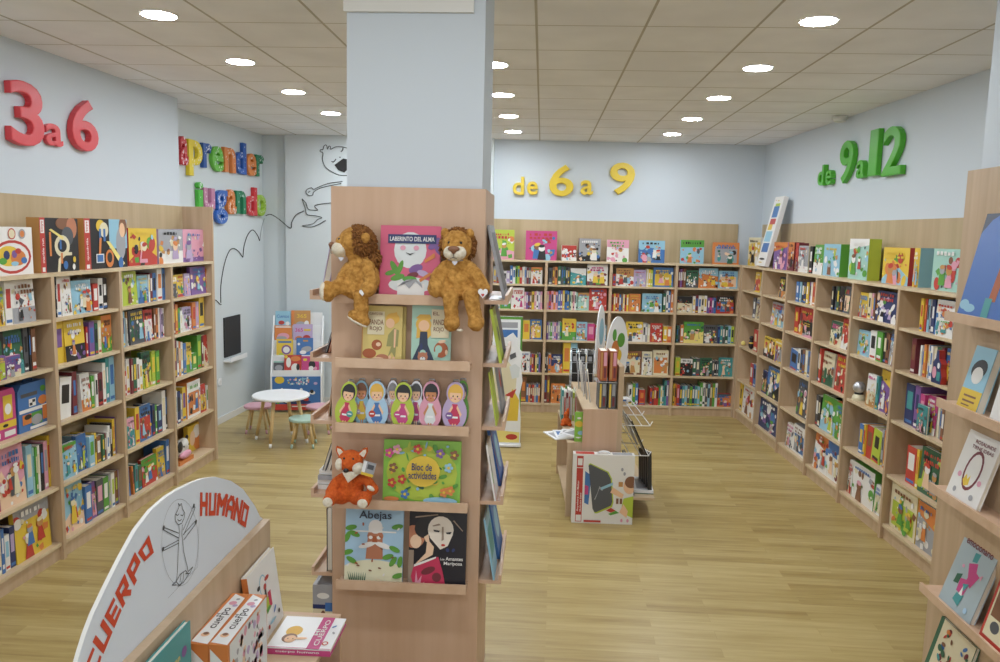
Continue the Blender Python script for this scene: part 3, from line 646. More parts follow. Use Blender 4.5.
panda = [('r', .0, .0, .03, 1, 'x'), ('e', .2, .17, .17, .12, 'rust'), ('e', .38, .32, .13, .13, 'rust'), ('e', .42, .33, .06, .05, 'h'), ('e', .52, .1, .16, .09, 'tan'), ('e', .42, .08, .14, .04, 'h'), ('p', [(.62, .3), (.9, .3), (.92, .58), (.8, .62), (.66, .5)], 'khaki'), ('p', [(.66, .12), (.74, .3), (.86, .3), (.84, .1), (.76, .2)], 'khaki'), ('e', .76, .78, .17, .14, 'hair'), ('e', .7, .7, .11, .12, 'skin'), ('p', [(.62, .84), (.86, .9), (.9, .76), (.8, .8)], 'hair'), ('p', [(.8, .6), (.86, .6), (.84, .28), (.8, .28)], 'skin'), ('r', .68, .03, .74, .14, 'skin'), ('r', .78, .03, .84, .12, 'skin'),
         ('r', .14, .5, .56, .9, 'e'), ('t', 'CUENTO DEL', .18, .84, .52, .88, 'n'), ('t', 'PANDA', .18, .67, .54, .76, 'n'), ('t', 'ROJO', .2, .55, .5, .64, 'n')]
stand(PF, 366, 405, 306.5, LZ[1], 'palegold', panda[:5], 'second pale yellow book tucked behind the yellow red-panda book', d=-.045, group=GP)
stand(PF, 361, 401.5, 306, LZ[1], 'palegold', panda, 'pale yellow PANDA ROJO picture book under the left lion toy', d=-.075, group=GP)
aq = [('e', .3, .68, .2, .2, 'hair'), ('p', [(.12, .44), (.24, .46), (.26, .76), (.14, .76)], 'hair'), ('p', [(.38, .42), (.5, .5), (.46, .78), (.34, .76)], 'hair'), ('e', .31, .66, .14, .14, 'skin'), ('p', [(.1, .78), (.5, .77), (.46, .85), (.2, .85)], 'hair'), ('p', [(.22, .56), (.4, .56), (.42, .34), (.6, .06), (.02, .06), (.2, .34)], 'moonD'), ('e', .26, .3, .03, .1, 'B'), ('e', .38, .2, .04, .1, .4, 'B'), ('e', .3, .2, .08, .08, 'aqua'), ('e', .3, .13, .13, .12, 'tan'), ('p', [(.19, .22), (.26, .18), (.18, .13)], 'tan'), ('p', [(.41, .22), (.34, .18), (.42, .13)], 'tan'), ('e', .3, .1, .07, .05, 'w'), ('e', .3, .12, .015, .012, 'k'),
      ('e', .76, .26, .18, .2, 'rust'), ('e', .7, .27, .09, .1, 'aqua'), ('p', [(.52, .2), (.66, .1), (.7, .2), (.64, .24)], 'aqua'), ('e', .78, .4, .1, .04, .2, 'h'), ('e', .9, .22, .035, .07, 'h'), ('r', .5, .46, .95, .94, 'e'), ('t', 'EL', .54, .84, .7, .9, 'n'), ('t', 'PANDA', .55, .68, .9, .77, 'n'), ('t', 'ROJO', .56, .55, .82, .64, 'n')]
stand(PF, 411, 450.5, 306, LZ[1], 'aqua', aq, 'aqua PANDA ROJO book with fair-haired girl under the right lion', d=-.075, group=GP)
rg = random.Random(3)
bloc = [('e', .5, .5, .46, .36, 'l')]
for i in range(46): bloc.append(('e', rg.uniform(.04, .96), rg.uniform(.05, .95), rg.uniform(.015, .06), rg.uniform(.01, .03), rg.uniform(0, 3), rg.choice(['g', 'leaf', 'g', 'G', 'l', 'y', 'c'])))
bloc += [('r', 0, 0, 1, .06, 'c'), ('e', .75, .08, .22, .05, 'c'), ('e', .12, .09, .1, .03, 'o'), ('e', .52, .53, .22, .2, 'y')]
for x, z, c in ((.12, .34, 'r'), (.25, .4, 'r'), (.08, .8, 'm'), (.18, .86, 'p'), (.85, .6, 'c'), (.92, .8, 'n'), (.8, .22, 'o'), (.88, .25, 'o'), (.14, .58, 'n'), (.74, .82, 'v'), (.45, .88, 'r'), (.3, .18, 'b')):
    bloc += [('e', x+.035*math.cos(t), z+.05*math.sin(t), .025, .022, c) for t in (0, 1.26, 2.5, 3.77, 5.0)] + [('e', x, z, .018, .018, 'y')]
bloc += [('t', 'Bloc de', .38, .55, .64, .66, 'B'), ('t', 'actividades', .34, .42, .7, .53, 'B')]
stand(PF, 382.5, 460, 441, LZ[3], 'jungle', bloc, 'green jungle Bloc de actividades book beside the fox toy', group=GP)
rg = random.Random(5)
ab = [('p', [(0, 0), (1, 0), (1, .3), (.75, .26), (.5, .33), (.3, .24), (0, .3)], 'Y'), ('r', 0, .28, 1, .32, 'Y')]
ab = [('e', .5, .16, .55, .2, 'beard'), ('r', 0, 0, 1, .2, 'beard'), ('p', [(.36, .32), (.66, .32), (.64, .7), (.4, .7)], 'tan'), ('e', .52, .62, .14, .1, 'tan'), ('r', .12, .665, .88, .685, 'w'), ('e', .52, .74, .12, .12, 'w'), ('r', .4, .68, .64, .73, 'w'), ('e', .44, .6, .035, .03, 'w'), ('e', .58, .6, .035, .03, 'w'),
      ('e', .38, .5, .15, .045, .3, 'w'), ('e', .66, .5, .15, .045, -.3, 'w'), ('p', [(.48, .62), (.53, .62), (.56, .54), (.47, .54)], 'rust')]
for x, z, t in ((.1, .72, .2), (.16, .64, -.4), (.04, .6, 1.2), (.05, .4, .3), (.12, .3, -.5), (.9, .75, .2), (.86, .46, -.4), (.75, .36, .3), (.84, .3, 1), (.96, .3, 1.4), (.93, .12, .3)): ab.append(('e', x, z, .1, .045, t, 'leaf'))
for i in range(16): ab.append(('e', rg.uniform(.05, .95), rg.uniform(.08, .8), .03, .014, rg.uniform(0, 3), rg.choice(['n', 'w', 'rust'])))
for k in range(9): ab.append(('p', [(.1+.03*k, .02), (.13+.03*k, .02), (.06+.04*k, .16)], 'G'))
for k in range(5): ab += [('e', .65+.06*k, .04, .022, .022, 'w'), ('e', .65+.06*k, .04, .01, .01, 'y')]
ab += [('t', 'Abejas', .24, .82, .8, .95, 'moonD')]
stand(PF, 344, 402, 507.5, LZ[4], 'skyb', ab, 'pale blue Abejas picture book with moustached beekeeper on lowest ledge', group=GP)
plain('c_pale', 'e6ddd0', .4); plain('c_shade', '9a8878', .5)
am = [('r', .1, .0, 1, 1, 'deep'), ('e', .08, .62, .2, .2, 'tan'), ('e', .12, .56, .1, .12, 'h'), ('r', 0, 0, .09, .45, 'shade'), ('e', .34, .76, .26, .2, .5, 'k'), ('e', .5, .86, .28, .12, 'k'), ('p', [(.1, .26), (.42, .4), (.44, .5), (.32, .6), (.3, .42)], 'h'), ('p', [(.26, .62), (.34, .66), (.36, .56), (.3, .56)], 'h'),
      ('e', .55, .72, .225, .235, 'pale'), ('p', [(.36, .62), (.55, .47), (.68, .52), (.76, .66), (.5, .7)], 'pale'), ('p', [(.05, .12), (.1, .27), (.3, .33), (.52, .38), (.6, .2), (.66, 0), (.1, 0)], 'rose'), ('p', [(.1, .27), (.3, .33), (.48, .38), (.48, .36), (.3, .3), (.1, .24)], 'w'), ('e', .35, .2, .13, .06, .4, 'R'), ('e', .5, .12, .08, .08, 'R'), ('p', [(.12, .02), (.14, .2), (.18, .03)], 'p'), ('p', [(.14, .02), (.24, .14), (.22, .02)], 'p'), ('p', [(.18, .01), (.3, .06), (.24, .0)], 'p'),
      ('p', [(.42, .72), (.54, .71), (.52, .69), (.44, .695)], 'deep'), ('p', [(.64, .69), (.74, .7), (.72, .67), (.66, .67)], 'deep'), ('p', [(.4, .77), (.52, .8), (.55, .78), (.42, .76)], 'shade'), ('p', [(.57, .76), (.6, .76), (.61, .6), (.57, .58)], 'shade'), ('e', .6, .53, .035, .02, 'r'), ('e', .68, .47, .03, .035, .5, 'B'), ('e', .78, .47, .025, .035, -.5, 'B'), ('p', [(.1, .86), (.11, .88), (.5, .92), (.5, .905)], 'shade'), ('p', [(.76, .84), (.78, .85), (.94, .72), (.93, .71)], 'shade'),
      ('t', 'Los', .56, .34, .63, .37, 'w'), ('t', 'Amantes', .65, .34, .95, .385, 'w'), ('t', 'Mariposa', .62, .27, .94, .325, 'w')]
stand(PF, 408, 465.5, 508.5, LZ[4], 'deep', am, 'black Los Amantes Mariposa book with pale-faced woman on lowest ledge', group=GP)

# --- books on the pillar's right-hand face
def edgebook(fr, a0, a1, d, th, h, zs, base, label, tilt, shapes=None, group=None, name='book', cat='book'):
    return book(fr.P(a0, d, zs+.0012), fr.rz, a1-a0, th, h, base, shapes, 0, tilt, name, label, group or 'books on the pillar side ledges', cat)
GS_ = 'books on the pillar side ledges'
edgebook(PR, .10, .42, -.086, .012, .325, LZ[0], 's', 'tall grey board book leaning on the pillar\'s upper right ledge', .235, [('r', .1, .1, .9, .9, 'S')])
mb = MB().box((0, 0, 0), (.2, .05, .003), 'white'); tag(mb.build('price_card', None, PR.P(.05, -.068, LZ[0]+.0005), (0, 0, PR.rz)), 'white card lying on the upper right ledge of pillar', 'card')
edgebook(PR, .03, .2, -.082, .013, .235, LZ[1], 'l', 'lime green book leaning on second right ledge of the pillar', .2, [('e', .5, .5, .2, .2, 'k')])
edgebook(PR, .22, .44, -.08, .016, .25, LZ[1], 'S', 'dark book leaning behind the lime green one on pillar', .2)
edgebook(PR, .035, .21, -.066, .006, .235, LZ[2], 'l', 'thin lime-edged book on third right ledge of the pillar', .16)
edgebook(PR, .03, .26, -.083, .012, .26, LZ[2], 's', 'grey patterned book on third right ledge of the pillar', .16, [('e', .3, .6, .2, .2, 'r'), ('r', .4, .2, .9, .6, 'S'), ('e', .7, .8, .1, .1, 'y')]).location += Vector((0, .24, 0))
edgebook(PR, .02, .2, -.07, .008, .25, LZ[3], 'w', 'thin white book with coloured edge on fourth right ledge', .17, [('r', 0, 0, .12, .3, 'p'), ('r', 0, .3, .12, .5, 'g'), ('r', 0, .5, .12, .8, 'k')])
edgebook(PR, .23, .5, -.082, .014, .27, LZ[3], 'moon', 'blue and purple picture book on fourth right ledge of pillar', .22, [('r', 0, 0, .06, 1, 'R'), ('e', .5, .5, .25, .3, 'c')])
edgebook(PR, .02, .22, -.072, .008, .28, LZ[4], 'c', 'light blue book on lowest right ledge, nearest the pillar corner', .17, [('r', .1, .3, .9, .8, 't')])
edgebook(PR, .25, .5, -.083, .014, .28, LZ[4], 'b', 'mid blue book on lowest right ledge, farther from the corner', .2, [('e', .5, .5, .3, .3, 'c')])
# --- books on its left-hand face
edgebook(PL, .14, .44, -.085, .03, .33, LZ[0], 'f', 'tall glossy lilac and white book leaning on upper left ledge', .19, [('r', .1, .1, .9, .9, 'w')])
edgebook(PL, .2, .42, -.074, .007, .2, LZ[1], 'B', 'navy book leaning on second left ledge of the pillar', .3)
edgebook(PL, .2, .42, -.060, .006, .2, LZ[1], 'o', 'thin orange book behind the navy one on pillar left ledge', .26)
edgebook(PL, .3, .48, -.045, .006, .15, LZ[2], 'x', 'thin tan book standing on third left ledge of pillar', .12)
edgebook(PL, .3, .48, -.033, .006, .16, LZ[2], 'G', 'thin green book standing on third left ledge of pillar', .08)
zz = LZ[3]+.0005
for k in range(4):
    nm = ['bottom', 'second', 'third', 'top'][k]
    book(PL.P(.26-.01*(k % 2), -.095+.004*k, zz), PL.rz, .24, .088, .021, 'w' if k != 2 else 's', [('r', .05, .3, .9, .7, 'k' if k % 2 else 'S')], 0, 0, 'magazine', f'grey and white magazine, {nm} of the flat stack on left ledge', 'flat magazines on the fourth left ledge', face='spine'); zz += .0218
edgebook(PL, .40, .50, -.066, .014, .13, zz-.0165+.016, 'S', 'dark book with orange and blue blocks leaning above magazine stack', .3, [('r', .2, .6, .8, .75, 'o'), ('r', .2, .2, .8, .5, 'b')])
edgebook(PL, .40, .50, -.046, .012, .12, zz-.0165+.016, 'w', 'white book leaning behind the dark one above the magazines', .3)
edgebook(PL, .46, .55, -.034, .026, .29, LZ[4], 'k', 'black and green upright book on lowest left ledge, red tip', 0, [('r', .1, .02, .9, .22, 'g'), ('r', 0, .9, 1, 1, 'r'), ('v', 'Mediterraneo', .25, .3, .75, .85, 'w')])
book((-.984, 3.33, .4169), 0, .094, .30, .205, 'e', [('r', 0, .55, 1, 1, 's'), ('e', .5, .75, .3, .15, 'w'), ('r', 0, .45, 1, .55, 'B'), ('e', .5, .3, .12, .25, 'n'), ('r', .6, .4, 1, .6, 'b')], 0, 0, 'game_box', 'photo-printed box standing low on the left of the pillar', None, 'box', 'box', side='s')

# ------------------------------------------------------------------ soft toys
def plush(mb, name, parent, voxel=.007, disp=.006, tex=.02, origin=(0, 0, 0), mat=None, smooth=2):
    o = mb.build(name+'_raw'); me0 = o.data
    r = o.modifiers.new('r', 'REMESH'); r.mode = 'VOXEL'; r.voxel_size = voxel; r.use_smooth_shade = True
    s = o.modifiers.new('s', 'SMOOTH'); s.iterations = smooth; s.factor = .6
    if disp:
        t = bpy.data.textures.get('fluff%g' % tex) or bpy.data.textures.new('fluff%g' % tex, 'CLOUDS'); t.noise_scale = tex; t.noise_depth = 2
        d = o.modifiers.new('d', 'DISPLACE'); d.texture = t; d.strength = disp; d.mid_level = .5; d.texture_coords = 'LOCAL'
    dg = bpy.context.evaluated_depsgraph_get(); me = bpy.data.meshes.new_from_object(o.evaluated_get(dg)); bpy.data.objects.remove(o)
    me.materials.clear(); me.materials.append(MATS[mat]); me.name = name
    for v in me.vertices: v.co -= Vector(origin)
    for p in me.polygons: p.material_index = 0; p.use_smooth = True
    o = bpy.data.objects.new(name, me); COL.objects.link(o)
    if parent: o.parent = parent
    return o
def limb(mb, pts, rs, m='fur'):
    P = [Vector(p) for p in pts]
    for k in range(len(P)-1):
        n = 6
        for i in range(n+1):
            t = i/n; p = P[k].lerp(P[k+1], t); r = rs[k]*(1-t)+rs[k+1]*t; mb.ell(p, (r, r, r), m, nu=12, nv=8)
def tufts(mb, c, R, dirs, m, rg, n=260, ln=(.018, .034), cond=None):
    for _ in range(n):
        while True:
            v = Vector((rg.gauss(0, 1), rg.gauss(0, 1), rg.gauss(0, 1))).normalized()
            if cond is None or cond(v): break
        p = Vector((c[0]+v.x*R[0], c[1]+v.y*R[1], c[2]+v.z*R[2])); l = rg.uniform(*ln)
        dvec = (v+Vector((rg.uniform(-.4, .4), rg.uniform(-.4, .4), rg.uniform(-.5, .2)))).normalized()
        q = p+dvec*l; mid = p+dvec*l*.5
        mb.tube([p-dvec*.008, mid, q+Vector((0, 0, -.006))], [.0065, .0055, .0008], m, 5)
def PP(cx, cy, y, o=(310, 215), sc=4.905): return hit(o[0]+cx/sc, o[1]+cy/sc, 1, y)
def heart(mb, c, s, m, th=.006):
    pts = [(s*.9*math.sin(t)**3, s/16*(13*math.cos(t)-5*math.cos(2*t)-2*math.cos(3*t)-math.cos(4*t))) for t in [2*math.pi*i/20 for i in range(20)]]
    T = Matrix.Translation(c); mb.prism([(x, z) for x, z in pts][::-1], -th/2, th/2, m, T)
def lion(label, side):
    rg = random.Random(11+side); FA = 3.235; SEAT = LZ[0]
    if side == 0:   # sits in profile, facing left
        hc = PP(215, 135, 3.215); bc = PP(255, 300, 3.215); fc = Vector((-1, -.25, -.08)).normalized()
    else:
        hc = PP(722, 150, 3.20); bc = PP(722, 312, 3.205); fc = Vector((-.05, -1, -.1)).normalized()
    base = Vector((bc.x, 3.24, SEAT)); root = empty('lion_plush', base, 0, label, 'soft toy', 'soft toys on the pillar ledges')
    rt = Vector((0, 0, 1)).cross(fc).normalized()*-1      # to the toy's own side
    mb = MB(); m = 'fur'; hr = .064
    mb.ell(bc+Vector((0, 0, -.01)), (.075, .062, .082), m); mb.ell(bc+Vector((0, 0, .045)), (.058, .05, .05), m)
    limb(mb, [bc+Vector((0, 0, .05)), hc-Vector((0, 0, .03))], [.045, .04])
    mb.ell(hc, (hr, hr, hr*1.0), m)
    sn = hc+fc*.055+Vector((0, 0, -.014)); mb.ell(hc+fc*.035+Vector((0, 0, -.005)), (.042, .042, .042), m)
    if side == 0:
        hip = bc+Vector((-.02, -.01, -.06))
        f1 = PP(75, 375, 3.15); limb(mb, [hip, PP(150, 345, 3.17), f1+Vector((.02, 0, .0))], [.04, .032, .03]); mb.ell(f1+Vector((.012, 0, 0)), (.028, .032, .045), m)
        f2 = PP(252, 510, 3.155); limb(mb, [bc+Vector((.0, -.03, -.06)), PP(250, 400, 3.155), f2], [.036, .032, .03]); mb.ell(PP(240, 505, 3.155), (.05, .036, .026), m, Matrix.Rotation(.5, 3, 'Y').to_4x4())
        limb(mb, [bc+Vector((.03, -.04, .04)), PP(300, 325, 3.15), PP(285, 365, 3.14)], [.03, .028, .032])
        limb(mb, [bc+Vector((-.05, .0, .03)), PP(160, 310, 3.2), PP(150, 345, 3.18)], [.03, .026, .026])
        soles = [(f1+Vector((-.006, -.004, 0)), (.016, .027, .038), None), (PP(232, 522, 3.15), (.046, .028, .010), Matrix.Rotation(.5, 3, 'Y').to_4x4())]
    else:
        for cx0, cy0, cx1, cy1, fx in ((690, 390, 692, 470, 700), (790, 390, 803, 470, 818)):
            limb(mb, [bc+Vector(((cx0-722)*.0008, -.02, -.055)), PP(cx0, 400, 3.145), PP(cx1, cy1, 3.15), PP(fx, 530, 3.15)], [.036, .034, .03, .03])
            mb.ell(PP(fx+(-4), 530, 3.14), (.034, .042, .034), m)
        limb(mb, [bc+Vector((-.045, -.01, .045)), PP(625, 300, 3.17), PP(620, 362, 3.15)], [.03, .029, .036])
        limb(mb, [bc+Vector((.045, -.01, .045)), PP(815, 290, 3.17), PP(848, 355, 3.15)], [.03, .027, .03])
        soles = [(PP(735, 565, 3.13), (.014, .02, .006), None)]
    plush(mb, 'body', root, .006, .010, .018, base, 'fur')
    # ears, muzzle, nose, eyes, mane, pads, ribbon
    for sg in ((-1, 1) if side else (1,)):
        ec = hc+Vector((0, 0, .048))+rt*sg*.05-fc*.0; 
        if side == 0: ec = PP(272, 112, 3.16)
        mb = MB(); mb.ell(ec, (.020, .014, .022), 'fur'); plush(mb, 'ear', root, .005, .004, .015, base, 'fur', 1)
    mz = hc+fc*.058+Vector((0, 0, -.022)); mb = MB(); mb.ell(mz+rt*.013, (.034, .034, .029), 'plushwhite'); mb.ell(mz-rt*.013, (.034, .034, .029), 'plushwhite'); mb.ell(mz+Vector((0, 0, -.014))-fc*.006, (.032, .030, .022), 'plushwhite')
    plush(mb, 'muzzle', root, .0045, .002, .01, base, 'plushwhite', 2)
    nz = mz+fc*.031+Vector((0, 0, .019)); mb = MB(); mb.ell(nz, (.025, .013, .012) if side else (.013, .021, .012), 'c_n'); mb.ell(nz+Vector((0, 0, -.010)), (.010, .010, .011), 'c_n')
    o = plush(mb, 'nose', root, .003, 0, .01, base, 'c_n', 2)
    mb = MB(); mb.tube([nz+Vector((0, 0, -.012))+fc*.002, mz+fc*.034+Vector((0, 0, -.014))], .0012, 'c_k', 5)
    for sg in (-1, 1): mb.tube([mz+fc*.034+Vector((0, 0, -.014)), mz+fc*.030+rt*sg*.013+Vector((0, 0, -.019))], .0012, 'c_k', 5)
    for i in range(len(mb.v)): mb.v[i] -= base
    mb.build('mouth', root)
    for sg in (-1, 1):
        mb = MB(); mb.ell(hc+fc*.058+rt*sg*.024+Vector((0, 0, .018))-base, (.0055, .0055, .0055), 'c_k'); mb.build('eye', root)
    mb = MB()
    mc = hc-fc*.018; tufts(mb, mc-base, (.062, .062, .062), None, 'mane', rg, 900, (.010, .022), lambda v: v.dot(fc) < .30 and (v.z > -.6 or v.dot(fc) < 0))
    mb.ell(mc-fc*.008-base, (.068, .068, .070), 'mane')
    if side == 0: mb.ell(bc+Vector((.035, .02, .075))-base, (.032, .04, .04), 'mane'); tufts(mb, bc+Vector((.035, .02, .075))-base, (.03, .038, .04), None, 'mane', rg, 160, (.010, .02), lambda v: v.x > -.2)
    mb.build('mane', root)
    for c, r_, T in soles:
        mb = MB(); mb.ell(c-base, r_, 'plushwhite', T); mb.build('foot_pad', root)
    mb = MB(); nk = hc+fc*.05+Vector((0, 0, -.058)); heart(mb, nk+Vector((0, -.004, -.004))-base, .012, 'silver')
    if side: mb.tube([nk+Vector((-.03, .02, .006))-base, nk-base, nk+Vector((.03, .02, .006))-base], .003, 'silver', 6)
    mb.build('collar_tag', root)
    mb = MB(); hp = PP(848, 382, 3.118) if side else PP(257, 380, 3.118)
    heart(mb, hp-base, .022 if side else .014, 'white', .006)
    if side: heart(mb, hp+Vector((0, -.004, -.008))-base, .007, 'c_r', .002)
    mb.build('hand_tag', root)
    return root
lion('tan lion soft toy with brown mane sitting in profile on left', 0)
lion('tan lion soft toy facing forward right of the pink book', 1)
def fox():
    O = (290, 420); S = 8.275; q = lambda x, y, yy: PP(x, y, yy, O, S); rg = random.Random(4)
    hc = q(500, 335, 3.2); bc = q(500, 545, 3.215); base = Vector((bc.x, 3.24, LZ[3])); k = .00049
    root = empty('fox_plush', base, 0, 'orange fox soft toy sitting left of the green activity book', 'soft toy', 'soft toys on the pillar ledges')
    mb = MB(); mb.ell(hc, (.054, .048, .046), 'foxfur'); mb.ell(bc+Vector((0, 0, -.008)), (.058, .048, .062), 'foxfur'); mb.ell(bc+Vector((0, 0, .04)), (.04, .036, .03), 'foxfur')
    sn = q(465, 412, 3.15); limb(mb, [hc+Vector((-.008, -.02, -.008)), sn+Vector((.002, .01, .006))], [.034, .013], 'foxfur')
    limb(mb, [bc+Vector((-.035, -.01, .035)), q(375, 520, 3.18), q(335, 600, 3.16)], [.022, .021, .023], 'foxfur')
    limb(mb, [bc+Vector((.035, -.01, .035)), q(640, 500, 3.18), q(690, 575, 3.16)], [.022, .021, .023], 'foxfur')
    f1 = PP(88, 362, 3.12, (300, 380), 3.009); f2 = PP(192, 366, 3.12, (300, 380), 3.009)
    limb(mb, [bc+Vector((-.03, -.02, -.045)), f1+Vector((.01, .03, .006)), f1], [.03, .028, .027], 'foxfur')
    limb(mb, [bc+Vector((.03, -.02, -.045)), f2+Vector((0, .03, .006)), f2], [.03, .028, .027], 'foxfur')
    plush(mb, 'body', root, .0048, .003, .008, base, 'foxfur', 2)
    for sg, ex, ey in ((-1, 415, 258), (1, 612, 268)):
        c = q(ex, ey, 3.2)-base; mb = MB(); T = Matrix.Rotation(sg*.6, 4, 'Y')
        mb.prism([(-.018, -.02), (.018, -.02), (.012, .012), (0, .026), (-.012, .012)], -.006, .006, 'foxfur', Matrix.Translation(c) @ T); e = mb.build('ear', root)
        mb = MB(); mb.prism([(-.012, -.016), (.012, -.016), (.008, .008), (0, .018), (-.008, .008)], -.0075, -.006, 'plushwhite', Matrix.Translation(c) @ T); mb.build('ear_lining', e)
    for cx, cy, r in ((408, 368, (.018, .022, .026)), (570, 400, (.028, .024, .024))):
        mb = MB(); mb.ell(q(cx, cy, 3.166)-base, r, 'plushwhite'); mb.build('cheek', root)
    mb = MB(); a_ = q(430, 430, 3.16)-base; b2 = q(600, 425, 3.16)-base; c2 = q(480, 520, 3.152)-base
    mb.add([a_, b2, c2, (a_+b2)/2+Vector((0, -.008, -.012)), a_+Vector((0, .02, 0)), b2+Vector((0, .02, 0)), c2+Vector((0, .02, 0))], [(0, 3, 1), (0, 2, 3), (3, 2, 1), (0, 4, 6, 2), (1, 2, 6, 5)], 'plushwhite'); mb.build('bib', root)
    mb = MB(); mb.ell(q(463, 419, 3.132)-base, (.012, .010, .0095), 'c_k'); mb.build('nose', root)
    for ex, ey in ((447, 318), (523, 322)):
        mb = MB(); mb.ell(q(ex, ey, 3.151)-base, (.0042, .003, .005), 'c_k'); mb.build('eye', root)
    for f, r in ((f1, (.021, .006, .021)), (f2, (.022, .006, .02))):
        mb = MB(); mb.ell(f+Vector((0, -.026, .0))-base, r, 'plushwhite'); mb.build('foot_pad', root)
    mb = MB(); T = Matrix.Translation(q(650, 405, 3.128)-base) @ Matrix.Rotation(.25, 4, 'Y')
    mb.box((-.026, -.002, -.03), (.026, .002, .03), 'c_s', T); mb.box((-.026, -.0026, -.03), (.026, -.002, -.018), 'c_y', T); mb.box((-.026, -.0026, -.018), (-.012, -.002, .03), 'white', T); mb.box((-.006, -.0026, .0), (.02, -.002, .02), 'c_S', T)
    mb.build('swing_tag', root)
    mb = MB(); mb.ell(q(668, 566, 3.135)-base, (.018, .008, .01), 'plushwhite', Matrix.Rotation(.5, 4, 'Y')); mb.build('paw_tip', root)
fox()

# ------------------------------------------------------------------ doll-shaped tins
def tin(cx, ytop, ybot, hw, rot, body, hair, dress, badge, y, label, skin='skin', front=True):
    O = (310, 290); S = 4.411; top = PP(cx, ytop, y, O, S); bot = PP(cx, ybot, y, O, S); H = top.z-LZ[2]; k = H/1.0; W = hw/S*(3.2/789)
    root = empty('doll_tin', (top.x, y, LZ[2]+.001), 0, label, 'tin', 'doll-shaped tins on the middle ledge')
    root.rotation_euler = (-.10, rot, 0)
    def outline(g=0):
        n = 22; R = []
        for i in range(n+1):
            z = H*(.002+.996*(.5-.5*math.cos(math.pi*i/n))); x = .004
            for cz, rz_, rx_ in ((.35, .352, 1.0), (.765, .235, .74)):
                q = 1-((z/H-cz)/rz_)**2
                if q > 0: x = max(x, W*rx_*math.sqrt(q))
            R.append((x, z))
        P = R+[(-x, z) for x, z in R[::-1]]
        return P
    MB().prism(outline(), 0, .035, body, side='silver').build('tin_body', root)
    mb = MB(); e = -.0008
    mb.flat(oval(0, H*.76, W*.62, H*.19), e, hair); mb.flat(oval(0, H*.72, W*.48, H*.15), e*1.6, skin)
    mb.flat([(-W*.5, H*.77), (W*.5, H*.77), (W*.42, H*.86), (0, H*.92), (-W*.42, H*.86)], e*2.2, hair)
    for s_ in (-1, 1): mb.flat(oval(s_*W*.18, H*.7, W*.05, H*.018), e*2.6, 'c_k'); mb.flat(oval(s_*W*.32, H*.66, W*.08, H*.02), e*2.6, 'c_p')
    mb.flat(oval(0, H*.645, W*.08, H*.01), e*2.6, 'c_r')
    mb.build('face', root)
    mb = MB(); mb.flat([(-W*.22, H*.54), (W*.22, H*.54), (W*.5, H*.2), (W*.3, H*.12), (-W*.3, H*.12), (-W*.5, H*.2)], e, dress)
    mb.flat([(-W*.6, H*.34), (-W*.2, H*.52), (-W*.15, H*.46), (-W*.5, H*.28)], e*1.5, skin); mb.flat([(W*.6, H*.34), (W*.2, H*.52), (W*.15, H*.46), (W*.5, H*.28)], e*1.5, skin)
    mb.flat(rect(-W*.16, H*.03, -W*.06, H*.14), e*1.5, skin); mb.flat(rect(W*.06, H*.03, W*.16, H*.14), e*1.5, skin); mb.flat(rect(-W*.3, H*.25, W*.3, H*.29), e*2, 'white')
    mb.build('printed_dress', root)
    if badge: mb = MB(); mb.flat(oval(-W*.42 if badge != 'c_t' else W*.4, H*.3, W*.3, W*.3), e*3, badge); mb.flat(rect(-W*.42-W*.18 if badge != 'c_t' else W*.22, H*.29, -W*.42+W*.18 if badge != 'c_t' else W*.58, H*.315), e*3.6, 'white'); mb.build('badge', root)
    mb = MB(); mb.tube([(-.012, .016, H*.985), (-.010, .016, H+.006), (.010, .016, H+.006), (.012, .016, H*.985)], .003, 'metal', 6); mb.build('clasp', root)
Fy, By = 3.222, 3.262
tin(146, 405, 583, 50, .14, 'c_l', 'c_k', 'c_rose', 'c_t', Fy, 'yellow-green doll tin with dark hair and red dress, leftmost')
tin(228, 402, 583, 42, -.03, 'c_c', 'c_n', 'c_y', 'c_f', By, 'blue doll tin peeking out behind, second from left', 'skin_dark')
tin(295, 405, 592, 52, -.02, 'c_skyb', 'c_hair', 'c_b', 'c_r', Fy, 'light blue cowgirl doll tin with fair hair and red badge')
tin(362, 402, 580, 34, 0, 'silver', 'c_s', 'c_p', None, By, 'silver doll tin behind, between the blue and lime ones')
tin(406, 410, 594, 54, .02, 'c_l', 'c_k', 'c_m', 'c_m', Fy, 'lime doll tin with black bunches and magenta robe, centre')
tin(466, 405, 588, 40, 0, 'silver', 'c_S', 'c_m', None, By, 'silver and pink doll tin behind, right of the lime one')
tin(529, 405, 598, 52, .02, 'c_p', 'c_k', 'c_face', None, Fy, 'pink doll tin with dark hair and silvery dress', 'skin_dark')
tin(636, 408, 604, 56, .03, 'c_f', 'c_hair', 'c_rose', 'c_v', Fy, 'lilac doll tin with fair hair and pink skirt, rightmost')
tin(662, 402, 596, 38, .05, 'c_leaf', 'c_S', 'c_g', None, By, 'green doll tin peeking out behind the rightmost lilac one')

